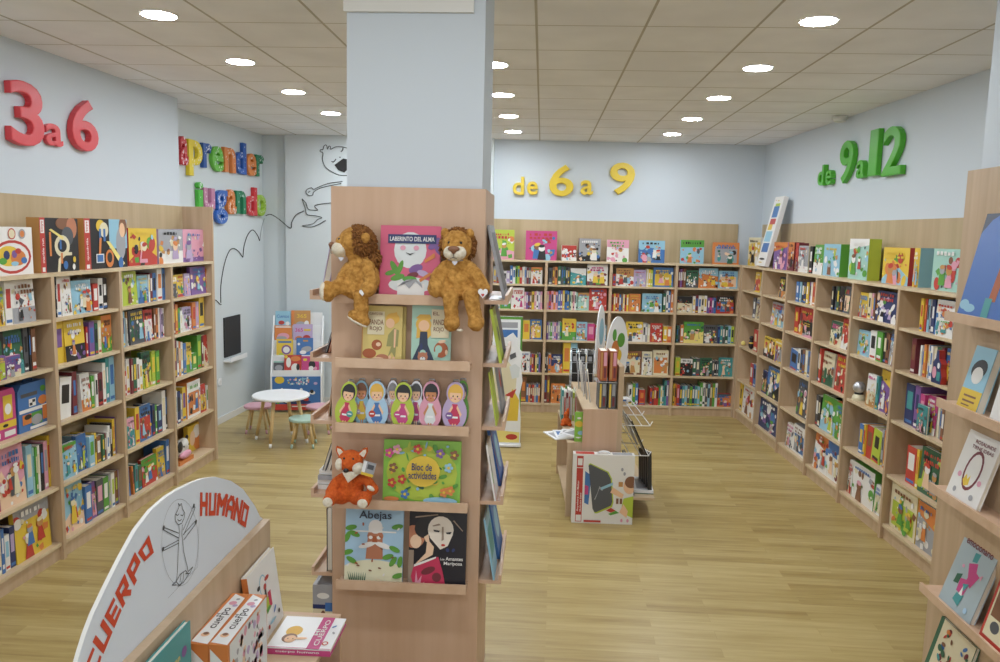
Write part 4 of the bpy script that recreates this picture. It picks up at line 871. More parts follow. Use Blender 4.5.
# ------------------------------------------------------------------ near right column with face-out ledges
CX = 1.90; RTOP = 2.532
o = MB().box((CX+.04, 2.82, 0), (CX+.56, 3.68, ZC), 'wall').build('wall_column'); struct(o)
root = empty('column_display', (CX, 3.4, 0), 0, 'beech-clad column at right edge with face-out display ledges', 'display unit')
MB().box((0, -.62, 0), (.019, .312, RTOP), 'wood').build('side_panel', root)
MB().box((.0195, .293, 0), (.6, .312, RTOP), 'wood').build('back_panel', root)
MB().box((.0195, -.62, 0), (.6, -.601, RTOP), 'wood').build('front_panel', root)
RC = Frame((CX, 3.712), (0, -1))
RT_ = [1.870, 1.480, 1.087, .610, .20]
for z in RT_: ledge(RC, .13, .88, z, root, .11, .028)
def cstand(px0, w_, h, zi, base, shapes, label, d=-.088, th=.02, tilt=.2, name='picture_book'):
    zs = RT_[zi]+.0285; a0 = RC.s_at(px0, d, zs+.01)
    return book(RC.P(a0, d, zs+.001), RC.rz, w_, th, h, base, shapes, 0, tilt, name, label, 'books on the right column ledges')
moon = [('r', 0, 0, 1, 1, 'moonD'), ('e', .42, .35, .52, .62, 'moon'), ('r', 0, 0, 1, .25, 'moon'), ('e', .1, .08, .1, .06, 'c'), ('e', .22, .06, .12, .05, 'c'), ('p', [(.56, .12), (.7, .12), (.74, .42), (.62, .46)], 'rust'), ('e', .52, .46, .06, .03, .4, 'b'), ('e', .47, .5, .04, .04, 'b'), ('r', .5, .0, .64, .14, 't'), ('p', [(.6, .44), (.66, .8), (.9, .9), (.86, .44)], 'moonD'), ('t', 'La noche', .5, .82, .86, .88, 's'), ('e', .7, .5, .05, .04, 'skin')]
cstand(957, .36, .64, 0, 'moonD', moon, 'large dark blue picture book with moonlit figure on top ledge', th=.012)
bl = [('r', 0, 0, 1, .32, 'y'), ('e', .5, .65, .36, .27, .3, 'k'), ('e', .5, .55, .26, .24, 'w'), ('r', .2, .12, .8, .15, 'n'), ('r', .2, .2, .8, .23, 'n'), ('r', .2, .06, .6, .08, 'n')]
cstand(956, .155, .275, 1, 'c', bl, 'blue and yellow novel with black-haired face on second ledge', th=.035, tilt=.24)
cstand(989, .16, .24, 1, 'w', [('e', .5, .5, .3, .3, 'g'), ('r', .1, .8, .9, .9, 'r')], 'white book on second ledge right of the blue novel', th=.02)
mir = [('e', .52, .47, .24, .37, -.12, 'R'), ('e', .52, .47, .19, .31, -.12, 'w'), ('p', [(.34, .3), (.4, .4), (.46, .33), (.52, .4), (.54, .26), (.42, .22)], 'y'), ('e', .2, .35, .06, .05, 'p'), ('e', .82, .35, .06, .05, 'p'), ('e', .22, .12, .05, .05, 's'), ('e', .75, .12, .06, .05, 's'), ('t', 'ROSALINDE', .3, .85, .9, .9, 'R'), ('t', 'TIENE IDEAS', .25, .77, .9, .82, 'R')]
mir = [s_ if s_[0] != 't' else s_ for s_ in mir]
cstand(945.5, .245, .30, 2, 'w', mir, 'white picture book with purple oval mirror on third ledge', th=.018, tilt=.28)
emo = [('p', [(.45, .78), (.6, .8), (.58, .68), (.45, .66)], 't'), ('p', [(.4, .62), (.62, .68), (.7, .5), (.55, .4)], 'm'), ('p', [(.55, .6), (.78, .55), (.66, .36), (.5, .42)], 'm'), ('p', [(.35, .4), (.62, .45), (.58, .22), (.36, .24)], 'm'), ('p', [(.22, .42), (.36, .46), (.34, .32), (.2, .3)], 'G'), ('p', [(.46, .36), (.62, .4), (.55, .28)], 't'), ('p', [(.4, .22), (.6, .24), (.56, .08), (.36, .12)], 't'), ('p', [(.46, .22), (.56, .22), (.5, .34)], 'w'), ('e', .78, .1, .05, .05, 'skyb'), ('e', .3, .55, .04, .03, 'p'), ('p', [(.78, .56), (.86, .6), (.84, .52)], 'p'), ('t', 'emocionario', .12, .82, .9, .91, 'R')]
cstand(938.5, .255, .345, 3, 'greyblue', emo, 'grey-blue emocionario book with pink folded figure on fourth ledge', th=.024, tilt=.3)
cstand(979, .24, .33, 3, 'r', [('r', .06, .05, .95, .95, 'e'), ('r', .1, .3, .9, .7, 'n'), ('e', .3, .2, .12, .1, 'S'), ('e', .4, .6, .14, .12, 'w')], 'red-framed book with brown objects on fourth ledge corner', th=.02, tilt=.25)
inv = [('r', 0, 0, .1, 1, 'G'), ('r', .1, 0, 1, 1, 'e')]; rg = random.Random(9)
for i in range(26): inv.append(('e', rg.uniform(.2, .95), rg.uniform(.3, .92), rg.uniform(.02, .06), rg.uniform(.02, .07), rg.uniform(0, 3), rg.choice('RnGotSbr')))
inv.append(('t', 'E', .25, .1, .4, .25, 'r'))
cstand(921, .29, .29, 4, 'G', inv, 'cream book crowded with small objects, green spine, lowest ledge', th=.02, tilt=.25)

# ------------------------------------------------------------------ double-sided floor units
def gondola(label, T, L_, panel_h, up_z, up_w, lo_z, lo_w, sides=(-1, 1), name='floor_display_unit', upL=None, pt=.019):
    root = empty(name, T.translation, 0, label, 'display unit', 'low double-sided display units'); root.rotation_euler = T.to_euler()
    MB().box((-pt, 0, 0), (pt, L_, panel_h), 'wood').build('centre_panel', root)
    for s_ in sides:
        def bx(x0, x1, y0, y1, z0, z1, m, nm):
            a_, b2 = sorted((s_*x0, s_*x1)); MB().box((a_, y0, z0), (b2, y1, z1), m).build(nm, root)
        bx(.0195, up_w, .0195, (upL or L_)-.0195, up_z-.019, up_z, 'wood_shelf', 'upper_shelf')
        bx(.0195, up_w, 0, .019, 0, up_z, 'wood_pink', 'end_panel'); bx(.0195, up_w, (upL or L_)-.019, (upL or L_), 0, up_z, 'wood_pink', 'end_panel')
        bx(.0195, lo_w, .0195, L_-.0195, lo_z-.019, lo_z, 'wood_shelf', 'lower_shelf')
        bx(up_w+.0005, lo_w, 0, .019, 0, lo_z-.0, 'wood', 'step_end'); bx(up_w+.0005, lo_w, L_-.019, L_, 0, lo_z, 'wood', 'step_end')
        bx(.0195, lo_w-.01, .0195, L_-.0195, .06, .079, 'wood_shelf', 'base_shelf')
        bx(up_w-.03, up_w-.012, .0195, L_-.0195, .0, .0595, 'wood_edge', 'plinth')
    return root
Tg = Matrix.Translation((-.927, .95, 0))
gondola('beech display unit with arched CUERPO HUMANO sign, foreground left', Tg, 1.64, 1.205, .87, .262, .46, .44, pt=.013)
# arched sign on its left edge
GS = Frame((-.9415, 0), (0, 1))
SG = lambda x, y: GS.hit(x, y, 0)
trace = [(266.5, 521.5), (260, 516.5), (255, 506), (243, 489), (231, 480.8), (215.6, 476.8), (203, 478.5), (191, 483), (179, 489), (166.8, 496.6), (151.5, 510), (136, 530), (121, 557.6), (105.8, 588), (93.6, 614), (86, 634), (81, 650), (77, 664)]
P = [SG(*p) for p in trace]
ylast = P[-1][0]; cy_ = 1.72; P += [(1.19, 1.28), (1.17, 1.19)]; P += [(2.30, 1.17), (2.52, 1.17)]
root = empty('arched_sign', GS.P(1.8, 0, 1.2), GS.rz, 'white arched sign reading CUERPO HUMANO with line-drawn figure', 'sign')
plain('sign_white', 'dbe3ee', .45); plain('sign_red', 'd2492c', .5); plain('sign_ink', '4a4c50', .6); plain('sign_grey', '9a9da2', .6)
MB().prism([(a_-1.8, z-1.2) for a_, z in P][::-1], 0, .010, 'sign_white', side='offwhite').build('board', root)
SEG = {'C': [[(1, 1), (0, 1), (0, 0), (1, 0)]], 'U': [[(0, 1), (0, 0), (1, 0), (1, 1)]], 'E': [[(1, 1), (0, 1), (0, 0), (1, 0)], [(0, .5), (.85, .5)]], 'R': [[(0, 0), (0, 1), (1, 1), (1, .48), (0, .48)], [(.45, .48), (1, 0)]],
       'P': [[(0, 0), (0, 1), (1, 1), (1, .45), (0, .45)]], 'O': [[(0, 0), (0, 1), (1, 1), (1, 0), (0, 0)]], 'H': [[(0, 0), (0, 1)], [(1, 0), (1, 1)], [(0, .5), (1, .5)]], 'M': [[(0, 0), (0, 1), (.5, .5), (1, 1), (1, 0)]],
       'A': [[(0, 0), (0, .75), (.3, 1), (.7, 1), (1, .75), (1, 0)], [(0, .42), (1, .42)]], 'N': [[(0, 0), (0, 1), (1, 0), (1, 1)]]}
def strokeglyph(mb, ch, quad_px, m, y=-.0008, tw=.15, th=.11):
    q = [Vector((*SG(*p),)) for p in quad_px]
    f = lambda u, v: (q[0]*(1-u)*(1-v)+q[1]*u*(1-v)+q[2]*u*v+q[3]*(1-u)*v)
    n = 0
    for line in SEG[ch]:
        for (a, b), (c, d) in zip(line[:-1], line[1:]):
            # inset the stroke centre lines so that the glyph fills its box
            ax, ay, cx, cy = tw+a*(1-2*tw), th+b*(1-2*th), tw+c*(1-2*tw), th+d*(1-2*th)
            dx, dy = cx-ax, cy-ay; L_ = math.hypot(dx, dy); ux, uy = dx/L_, dy/L_
            ax -= ux*tw; cx += ux*tw; ay -= uy*th; cy += uy*th
            px_, py_ = -uy*tw, ux*th
            pts = [f(ax+px_, ay+py_), f(ax-px_, ay-py_), f(cx-px_, cy-py_), f(cx+px_, cy+py_)]
            mb.flat([(p.x-1.8, p.y-1.2) for p in pts], y-.0003*n, m); n += 1
k6 = lambda *pts: [(30+x/3.448, 470+y/3.448) for x, y in pts]
mb = MB()
for ch, qd in (('H', k6((585, 159), (611, 158), (613, 78), (586, 77))), ('U', k6((615, 158), (638, 157), (643, 79), (617, 78))), ('M', k6((641, 157), (668, 158), (682, 84), (647, 80))), ('A', k6((671, 160), (696, 170), (709, 93), (684, 86))), ('N', k6((698, 172), (721, 184), (735, 105), (711, 95))), ('O', k6((722, 186), (742, 199), (755, 127), (737, 109)))):
    strokeglyph(mb, ch, qd, 'sign_red')
mb.build('red_lettering', root); mb = MB()
for ch, qd in (('O', [(144, 561.5), (153.3, 552.5), (148.5, 535), (137.5, 553)]), ('P', [(134, 586), (142.8, 567), (134.5, 552), (126, 571)]), ('R', [(122.4, 608.2), (131, 592.4), (124.2, 573.5), (114.7, 593.3)]), ('E', [(113.8, 628), (121, 610.4), (113.4, 597), (104, 616.2)]), ('U', [(103, 654), (112, 632), (102.6, 618.5), (92.2, 642)]), ('C', [(95, 677), (101, 657), (92.5, 647), (84, 668)])):
    strokeglyph(mb, ch, qd, 'sign_red')
mb.build('red_lettering', root)
def sline(mb, pts, r, m, y=-.0012):
    Q = [SG(*p) for p in pts]; P3 = [Vector((a_-1.8, y, z-1.2)) for a_, z in Q]
    for p, q in zip(P3[:-1], P3[1:]):
        d = (q-p); 
        if d.length < 1e-6: continue
        n = Vector((-d.z, 0, d.x)).normalized()*r; mb.add([p+n, q+n, q-n, p-n], [(0, 1, 2, 3)], m)
mb = MB(); q_ = lambda *pts: [(60+x/3.277, 460+y/3.277) for x, y in pts]
sline(mb, [(60+(392+60*math.cos(t))/3.277, 460+(270+142*math.sin(t)-0*math.cos(t))/3.277) for t in [2*math.pi*i/40 for i in range(41)]], .0006, 'sign_grey')
sline(mb, q_((353, 452), (450, 350), (455, 190)), .0005, 'sign_grey')
mb.build('drawn_circle', root)
mb = MB()
for l in ([(390, 150), (384, 165), (376, 180), (377, 200), (386, 212), (397, 208), (405, 192), (408, 175), (400, 160), (396, 142), (392, 150), (386, 142), (390, 150)], [(378, 178), (384, 182), (389, 176)], [(394, 180), (400, 183), (404, 175)], [(384, 195), (390, 200), (397, 194)],
          [(388, 212), (390, 240), (386, 300), (384, 360), (380, 400), (392, 412), (400, 395)], [(400, 212), (398, 240), (404, 300), (416, 350), (418, 366), (434, 350), (424, 372), (410, 372)],
          [(388, 240), (342, 222), (336, 228), (388, 256)], [(388, 262), (336, 290), (340, 296), (388, 272)], [(402, 230), (436, 150), (442, 156), (404, 245)], [(402, 245), (442, 200), (446, 206), (404, 262)], [(380, 410), (366, 410), (380, 398), (392, 375), (410, 362), (420, 375), (404, 400), (385, 414)], [(396, 370), (392, 400)], [(404, 366), (402, 394)]):
    sline(mb, q_(*l), .0011, 'sign_ink')
for c in ((338, 222), (336, 292), (437, 150), (444, 202)):
    a_, z = SG(*q_(c)[0]); mb.flat(oval(a_-1.8, z-1.2, .006, .006, 10), -.0014, 'sign_ink')
mb.build('drawn_figure', root)
# goods on the near shelf of this unit
GR = Frame((-.913, 0), (0, 1)); ZG = .8705; GG = 'books and games on the foreground display unit'
def gbox(x0, y0, lab):
    wd, dp, h = .0525, .30, .228
    mb = MB(); mb.box((0, 0, 0), (wd, dp, h), 'c_o'); e = .0006
    mb.add([(.002, .012, h+e), (wd-.002, .002, h+e), (wd-.002, dp-.03, h+e), (.012, dp-.004, h+e)], [(0, 1, 2, 3)], 'white')
    mb.add([(.004, -e, .02), (wd-.004, -e, .02), (wd-.012, -e, h-.05), (.004, -e, h-.012)], [(0, 1, 2, 3)], 'white')
    mb.add([(wd+e, .012, .004), (wd+e, dp-.004, .004), (wd+e, dp-.004, h-.004), (wd+e, .012, h-.004)], [(0, 1, 2, 3)], 'c_face')
    rg = random.Random(lab)
    for i in range(90):
        y_, z_, r = rg.uniform(.03, dp-.03), rg.uniform(.02, h-.02), rg.uniform(.004, .015)
        mb.add([(wd+e*1.6, y_+r*math.cos(t), z_+r*math.sin(t)*rg.uniform(.6, 1.4)) for t in [2*math.pi*j/8 for j in range(8)]], [tuple(range(8))], 'c_'+rg.choice(['p', 'f', 's', 'w', 'h', 'o', 'S', 'p']))
    vs, fs, _ = glyphs('cuerpo', .01)
    mb.add([(.016+(1-v.y)*.020 if 0 else .014+(1-v.y)*.0+v.y*-.0+(.028*(1-v.y)), .10+v.x*.115, h+e*2) for v in vs], [f[::-1] for f in fs], 'c_k') if 0 else mb.add([(.044-v.y*.024, .085+v.x*.12, h+e*2) for v in vs], fs, 'c_k')
    vs, fs, _ = glyphs('el', .01); mb.add([(.018-v.y*.010, .15+v.x*.02, h+e*2) for v in vs], fs, 'c_k')
    vs, fs, _ = glyphs('Diset', .02); mb.add([(.012+v.x*.036, -e*2, h-.085-v.x*.012+v.y*.018) for v in vs], fs, 'c_k')
    for (cx, cy, r, m) in ((.028, .235, .012, 'c_p'), (.04, .22, .008, 'c_f'), (.024, .05, .012, 'c_skin'), (.024, .055, .008, 'c_n'), (.034, .26, .006, 'c_s')):
        mb.add([(cx+r*math.cos(t), cy+r*math.sin(t), h+e*(2.4 if m != 'c_n' else 2.8)) for t in [2*math.pi*j/10 for j in range(10)]], [tuple(range(10))], m)
    o = mb.build('game_box', None, (x0, y0, ZG)); tag(o, lab, 'box', GG); return o
gbox(-.9125, 1.945, 'orange-ended Diset cuerpo game box, the one against the centre panel'); gbox(-.8585, 1.945, 'orange-ended Diset cuerpo game box, the one farther from the panel')
# teal book leaning against the panel
book(GR.P(1.62, .055-.08, ZG), GR.rz, .285, .016, .315, 't', [('r', 0, 0, 1, 1, 'tealc') if 0 else ('r', .0, .0, 1, 1, 't'), ('t', 'El gran', .5, .75, .78, .82, 'y'), ('t', 'libro del', .5, .64, .85, .71, 'y'), ('t', 'cuerpo', .5, .52, .82, .6, 'y'), ('e', .86, .8, .05, .05, 'v'), ('e', .78, .35, .1, .1, 'skin'), ('e', .3, .4, .15, .2, 'c')], 0, -.0, 'picture_book', 'teal picture book with yellow lettering left of the game boxes', GG, rot=(0, 0, GR.rz))
# white square book at the far end, orange spine
wb = [('e', .45, .7, .12, .14, 'c'), ('e', .45, .7, .10, .12, 'w'), ('e', .6, .74, .08, .03, 'r'), ('e', .3, .72, .05, .03, 'k'), ('r', .47, .5, .53, .64, 'k'), ('e', .5, .66, .05, .04, 'r'), ('r', .46, .36, .56, .50, 'l'), ('r', .56, .34, .66, .55, 'rose'), ('p', [(.45, .3), (.62, .34), (.55, .38), (.44, .36)], 'g'), ('e', .72, .25, .06, .02, .6, 'b'), ('e', .85, .16, .03, .03, 'k'), ('e', .6, .14, .12, .02, 'c'), ('e', .45, .12, .03, .03, 'r')]
book((-.858, 2.305, ZG+.001), math.pi/2, .25, .018, .25, 'w', wb, 0, 0, 'picture_book', 'white square picture book with orange spine standing at shelf end', GG, rot=(-.13, 0, math.pi/2))
mb = MB(); mb.box((-.0012, -.0005, 0), (-.0002, .0185, .248), 'c_o'); o = mb.build('orange_spine'); o.parent = bpy.data.objects[[k.name for k in bpy.data.objects if k.get('label', '').startswith('white square picture')][0]]
# flat book on the shelf
al = [('r', .62, 0, .82, 1, 'm'), ('e', .28, .52, .13, .16, 'hair'), ('e', .27, .3, .12, .14, 'n'), ('e', .29, .27, .09, .11, 'skin'), ('e', .45, .3, .1, .04, .1, 'skin'), ('e', .25, .28, .012, .012, 'k'), ('e', .33, .28, .012, .012, 'k'), ('e', .87, .18, .05, .06, 'r'), ('e', .87, .18, .03, .035, 'w'), ('e', .88, .7, .05, .02, .9, 'b'), ('e', .92, .5, .04, .02, 2, 's'), ('v', 'CUERPO', .7, .1, .78, .9, 'w'), ('v', 'MI', .63, .4, .69, .6, 'w'), ('r', .0, .0, 1, .015, 'm')]
o = book((-.640, 2.345, ZG+.0008), 0, .235, .03, .26, 'w', None, label='', name='flat_tmp')
for ch in list(o.children): bpy.data.objects.remove(ch)
bpy.data.objects.remove(o)
mb = MB(); W_, H_ = .205, .207
mb.box((0, 0, 0), (W_, H_, .003), 'c_m'); mb.box((0, 0, .019), (W_, H_, .022), 'white'); mb.box((0, 0, .003), (W_, .003, .019), 'c_m')
tmp = MB(); art(tmp, W_, H_, al)
mb.add([(v.x, v.z, .0225-v.y*.6) for v in tmp.v], tmp.f, 'white'); n0 = len(mb.f)-len(tmp.f)
for i, k in enumerate(tmp.m): mb.m[n0+i] = mb.mi(tmp.mats[k])
lettering(mb, 'cuerpo humano', .03, .006, .17, .016, -.0006, 'white')
o = mb.build('picture_book', None, (-.833, 2.308, ZG+.0005), (0, 0, .0)); tag(o, 'white glossy picture book with pink band lying flat on shelf end', 'book', GG)
MB().box((.003, .003, .0032), (W_-.004, H_-.004, .0188), 'pages').build('page_block', o)
# things lower down and on the far side
book((-.655, 2.20, .461), 0, .17, .12, .30, 'f', [('e', .5, .6, .3, .2, 's'), ('r', .1, .1, .9, .3, 'w'), ('e', .4, .8, .1, .1, 'r')], 0, 0, 'game_box', 'grey patterned box on the lower step beneath the flat book', GG, 'box', 'box', side='f')
book((-1.17, 1.58, ZG), 0, .13, .30, .2, 'Y', None, 0, 0, 'game_box', 'pale yellow and white box on the far side of foreground unit', GG, 'box', 'box', side='Y')

# ------------------------------------------------------------------ centre island
Ti = Matrix.Translation((.642, 6.04, 0)) @ Matrix.Rotation(.045, 4, 'Z')
gi = gondola('low beech double-sided display unit in the middle of the shop', Ti, 1.15, 1.21, .868, .285, .60, .40, sides=(-1,))
def il(x, y, z): return Ti @ Vector((x, y, z))
GI = 'books and magazines on the centre display unit'
mb = MB(); mb.box((.0195, .0, .15), (.30, 1.1, .169), 'wood_shelf'); mb.build('low_tray', gi)
for z in (.50, .74):
    mb = MB()
    for y in (.03, .4, .75, 1.08):
        mb.tube([(.0195, y, z), (.24, y, z), (.26, y, z+.035)], .004, 'white', 6)
    for x in (.1, .18, .245): mb.tube([(x, .03, z), (x, 1.08, z)], .004, 'white', 6)
    mb.build('wire_rack', gi)
rzI = .045
for zt, hh in ((.8685, .205), (1.0885, .235)):
    for k in range(2):
        x = -.166+k*.074
        book(il(x, .03, zt), rzI, .058, .17, hh, 'rust' if zt > 1 else 'S', None, 0, 0, 'magazine', f"{'red and gold' if zt > 1 else 'grey and red'} magazine, {'upper' if zt > 1 else 'lower'} {'right' if k else 'left'} of four upright on centre unit", 'four upright magazines on the centre unit', face='spine', spine=[(.1, .05, .35, .95, 'x' if zt > 1 else 'y'), (.55, .1, .85, .45, 'R'), (.5, .5, .9, .95, 'p' if zt > 1 else 's')])
mb = MB(); mb.box((-.19, .02, 1.076), (-.022, .22, 1.080), 'silver'); mb.build('clear_shelf', gi)
for k in range(6):
    book(il(-.205-.012*(k % 3)-.003*k, .25+.11*k, .8685), rzI+1.45, .1, .006, .26+.02*(k % 3), 's' if k % 2 else 'w', None, 0, .12, 'magazine', f'thin grey magazine leaning on the centre unit, {ORD[k]} from the front', 'grey magazines leaning on the centre unit')
# wire stand with black goods
root = empty('wire_stand', il(-.285, 1.19, 0), rzI, 'wire floor stand of black goods behind the centre unit', 'display stand')
mb = MB()
for x in (0, .07, .14, .21):
    for y in (0, .14): mb.tube([(x, y, 0), (x, y, 1.15)], .004, 'metal', 6)
for z in (.2, .5, .84, .94, 1.04, 1.14):
    mb.tube([(0, 0, z), (.21, 0, z), (.21, .14, z), (0, .14, z), (0, 0, z)], .0035, 'metal', 6)
mb.build('wire_frame', root)
for k in range(3): book(il(-.280+.070*k, 1.22, .8446), rzI, .055, .05, .27, 'k', [('r', .2, .75, .8, .92, 's')], 0, 0, 'black_pouch', f'black item in the wire stand, {ORD[k]} from left', 'black goods in the wire stand', 'pouch', 'box')
# two leaf-shaped header boards
def header(label, loc, rz, tilt, H, W, arts):
    root = empty('header_board', loc, rz, label, 'sign', 'white arched header boards on the centre unit'); root.rotation_euler = (0, tilt, rz)
    pts = [(W*math.cos(t)*(1 if math.sin(t) < 0 else 1), H*.45+H*.55*math.sin(t)) if math.sin(t) > -.25 else (W*math.cos(t)*.9, 0) for t in [2*math.pi*i/40 for i in range(40)]]
    q = [(W*.72, 0)]+[(W*math.cos(t), H*.35+H*.65*math.sin(t)) for t in [math.pi*i/24 for i in range(25)]]+[(-W*.72, 0)]
    MB().prism(q, 0, .008, 'white').build('board', root)
    mb = MB()
    for s_ in arts: mb.flat(oval(s_[0]*W, s_[1]*H, s_[2]*W, s_[3]*H), -.0008, 'c_'+s_[4])
    mb.build('printed_art', root)
header('white arched header board with green and orange art, nearer one', il(-.06, .46, 1.05)+Vector((.085, 0, 0)), 1.15+.045-.28, .0, .50, .17, [(.3, .6, .35, .12, 'leaf'), (-.2, .45, .35, .16, 'o'), (.1, .35, .3, .1, 'y'), (-.3, .7, .18, .1, 'g')])
header('white arched header board seen edge-on, farther one', il(-.085, .95, 1.0)+Vector((.03, 0, 0)), 1.26, .0, .60, .17, [(.1, .6, .5, .2, 'c'), (-.1, .3, .4, .1, 'face')])
# left step
book(il(-.345, .03, .6005), rzI, .082, .015, .235, 'jungle', [('e', .4, .6, .4, .3, 'y'), ('e', .6, .3, .3, .2, 'c'), ('e', .4, .8, .2, .1, 'w')], 0, 0, 'picture_book', 'green and yellow book on the left step of centre unit', GI)
for k in range(5):
    mb = MB(); mb.box((0, 0, 0), (.19, .25, .007), 'white'); mb.box((.02, .03, .007), (.17, .2, .0074), 'c_b' if k % 2 else 'c_s'); 
    o = mb.build('magazine', None, il(-.49+.01*k, .06+.02*k, .6008+.0078*k), (0, 0, .3-.28*k+.1)); tag(o, f'white magazine in fanned pile on the left step, {ORD[k]} from bottom', 'magazine', 'fanned magazines on the left step')
cs = ['t', 'w', 'R', 'w', 's', 'l', 'w']
for k, c in enumerate(cs):
    book(il(-.40+.019*k, .72, .6005), rzI, .016, .18, .27-.01*(k % 3), c, None, 0, 0, 'book', f'{CN[c]} book in the upright row on left step, {ORD[k]} from left', 'upright row on the left step', face='spine', spine=[(.2, .2, .8, .8, 'r' if c == 'w' else 'w')])
root = empty('orange_toy', il(-.37, .55, .6005), 0, 'small orange soft toy sitting on the left step of centre unit', 'soft toy')
mb = MB(); mb.ell((0, 0, .035), (.045, .035, .035), 'foxfur'); mb.ell((.0, 0, .09), (.025, .022, .03), 'foxfur'); mb.ell((.01, 0, .125), (.012, .012, .03), 'foxfur'); mb.ell((-.03, -.03, .015), (.02, .02, .015), 'foxfur'); mb.ell((.03, -.03, .015), (.02, .02, .015), 'foxfur')
plush(mb, 'body', root, .006, .002, .01, (0, 0, 0), 'foxfur', 1)
mb = MB(); mb.ell((-.01, -.022, .095), (.004, .003, .004), 'c_k'); mb.ell((.01, -.022, .095), (.004, .003, .004), 'c_k'); mb.build('eye', root)
# right side
def irb(x, y, z, w_, th, h, c, rx, ry, lab, sh=None, rz=rzI+math.pi/2):
    return book(il(x, y, z), rz, w_, th, h, c, sh, 0, 0, 'magazine', lab, 'magazines on the right side of centre unit', rot=(rx, 0, rz))
irb(.235, .04, .5045, .24, .012, .30, 'k', -.45, 0, 'black magazine with yellow edge leaning in the right wire rack', [('r', 0, 0, .08, 1, 'y'), ('r', .15, .6, .9, .9, 's')])
irb(.21, .34, .5045, .22, .01, .28, 's', -.4, 0, 'grey magazine leaning behind the yellow-edged one on right rack', [('e', .5, .5, .3, .3, 'w')])
irb(.21, .66, .5045, .22, .01, .28, 'w', -.4, 0, 'white magazine leaning farther back in the right wire rack', [('r', .1, .6, .9, .9, 'b')])
irb(.15, .05, .170, .22, .02, .32, 'B', -.2, 0, 'navy photo magazine below the right wire rack, nearest', [('r', .05, .4, .95, .7, 'c'), ('e', .5, .85, .2, .1, 'p')])
for k in range(5): irb(.295-.005*k, .10+.07*k, .170, .05, .03, .34-.01*k, 'k', -.05, 0, f'black hanging pouch on the right of centre unit, {ORD[k]} from front')
mb = MB(); mb.box((0, 0, 0), (.15, .36, .03), 'white'); mb.box((.02, .04, .03), (.13, .3, .0304), 'c_s'); mb.box((-.001, -.001, 0), (.151, .361, .006), 'c_G')
tag(mb.build('flat_book', None, il(.15, -.02, .1697)+Vector((.0, .12, 0)), (0, 0, -.04)), 'white book lying flat on the low right tray of centre unit', 'book')
mb = MB(); mb.box((0, 0, 0), (.09, .12, .02), 'white'); mb.box((0.01, -.001, .002), (.05, 0, .018), 'c_b')
tag(mb.build('small_box', None, il(.14, .9, .7445), (0, 0, .2)), 'small white and blue box on the upper right wire rack', 'box')
# easel box in front
sh = [('r', .06, .02, .165, .975, 'r'), ('r', .06, .80, .165, .81, 'w'), ('r', .075, .84, .15, .94, 'w'), ('t', 'G', .09, .86, .135, .92, 'r'), ('r', .07, .03, .155, .12, 'w'), ('v', 'Anywhere Art Maker', .075, .17, .115, .62, 'w'), ('v', 'Multi-use Easel', .125, .17, .15, .44, 'w'),
      ('p', [(.2, .3), (.27, .27), (.3, .7), (.2, .76)], 'b'), ('p', [(.2, .42), (.26, .42), (.26, .54), (.2, .56)], 'm'), ('p', [(.25, .86), (.28, .875), (.58, .76), (.64, .66), (.68, .32), (.66, .25), (.42, .15), (.38, .15), (.35, .2)], 'l'), ('p', [(.25, .84), (.28, .86), (.56, .75), (.62, .66), (.66, .33), (.64, .27), (.4, .165), (.37, .17), (.34, .22)], 'S'),
      ('p', [(.36, .35), (.38, .35), (.44, .55), (.5, .5), (.49, .48), (.44, .51)], 's'), ('e', .52, .4, .06, .08, 'S'), ('p', [(.47, .49), (.66, .57), (.66, .61), (.46, .53)], 'c'), ('p', [(.62, .46), (.82, .38), (.84, .44), (.66, .54)], 'skin'), ('p', [(.8, .18), (1, .1), (1, .42), (.84, .38)], 'l'), ('e', .93, .56, .1, .13, 'skin'), ('e', .95, .62, .1, .1, 'n'), ('p', [(.78, .18), (.9, .1), (.92, .2), (.84, .3)], 'skin'), ('r', .75, .55, .82, .62, 'x'), ('r', .72, .3, .76, .38, 'n'), ('r', .78, .3, .82, .38, 'n'),
      ('p', [(.56, .2), (.64, .24), (.72, .2), (.64, .17)], 'r'), ('p', [(.6, .15), (.72, .2), (.78, .17), (.64, .13)], 'g'), ('r', .2, .02, .48, .05, 'r'), ('e', .82, .06, .02, .03, 'p'), ('e', .92, .06, .02, .03, 'p'), ('e', .8, .8, .02, .03, 's'), ('e', .84, .74, .02, .03, 's')]
sh = [s_ for s_ in sh if s_[1] != 'G']
o = book((.287, 5.895, .001), .01, .468, .085, .545, 'w', sh, 0, 0, 'easel_box', 'large white toy easel box with red strip standing before centre unit', None, 'box', 'box')
mb = MB(); mb.tube([(.19+.045*(1-math.cos(t))*1.0, .04, .545+.018*math.sin(t)) for t in [math.pi*i/10 for i in range(11)]], .006, 'white', 6); mb.build('carry_handle', o)
mb = MB(); mb.box((.02, .01, .5452), (.16, .075, .5456), 'c_r'); mb.box((.3, .01, .5452), (.45, .075, .5456), 'c_s'); mb.build('printed_top', o)

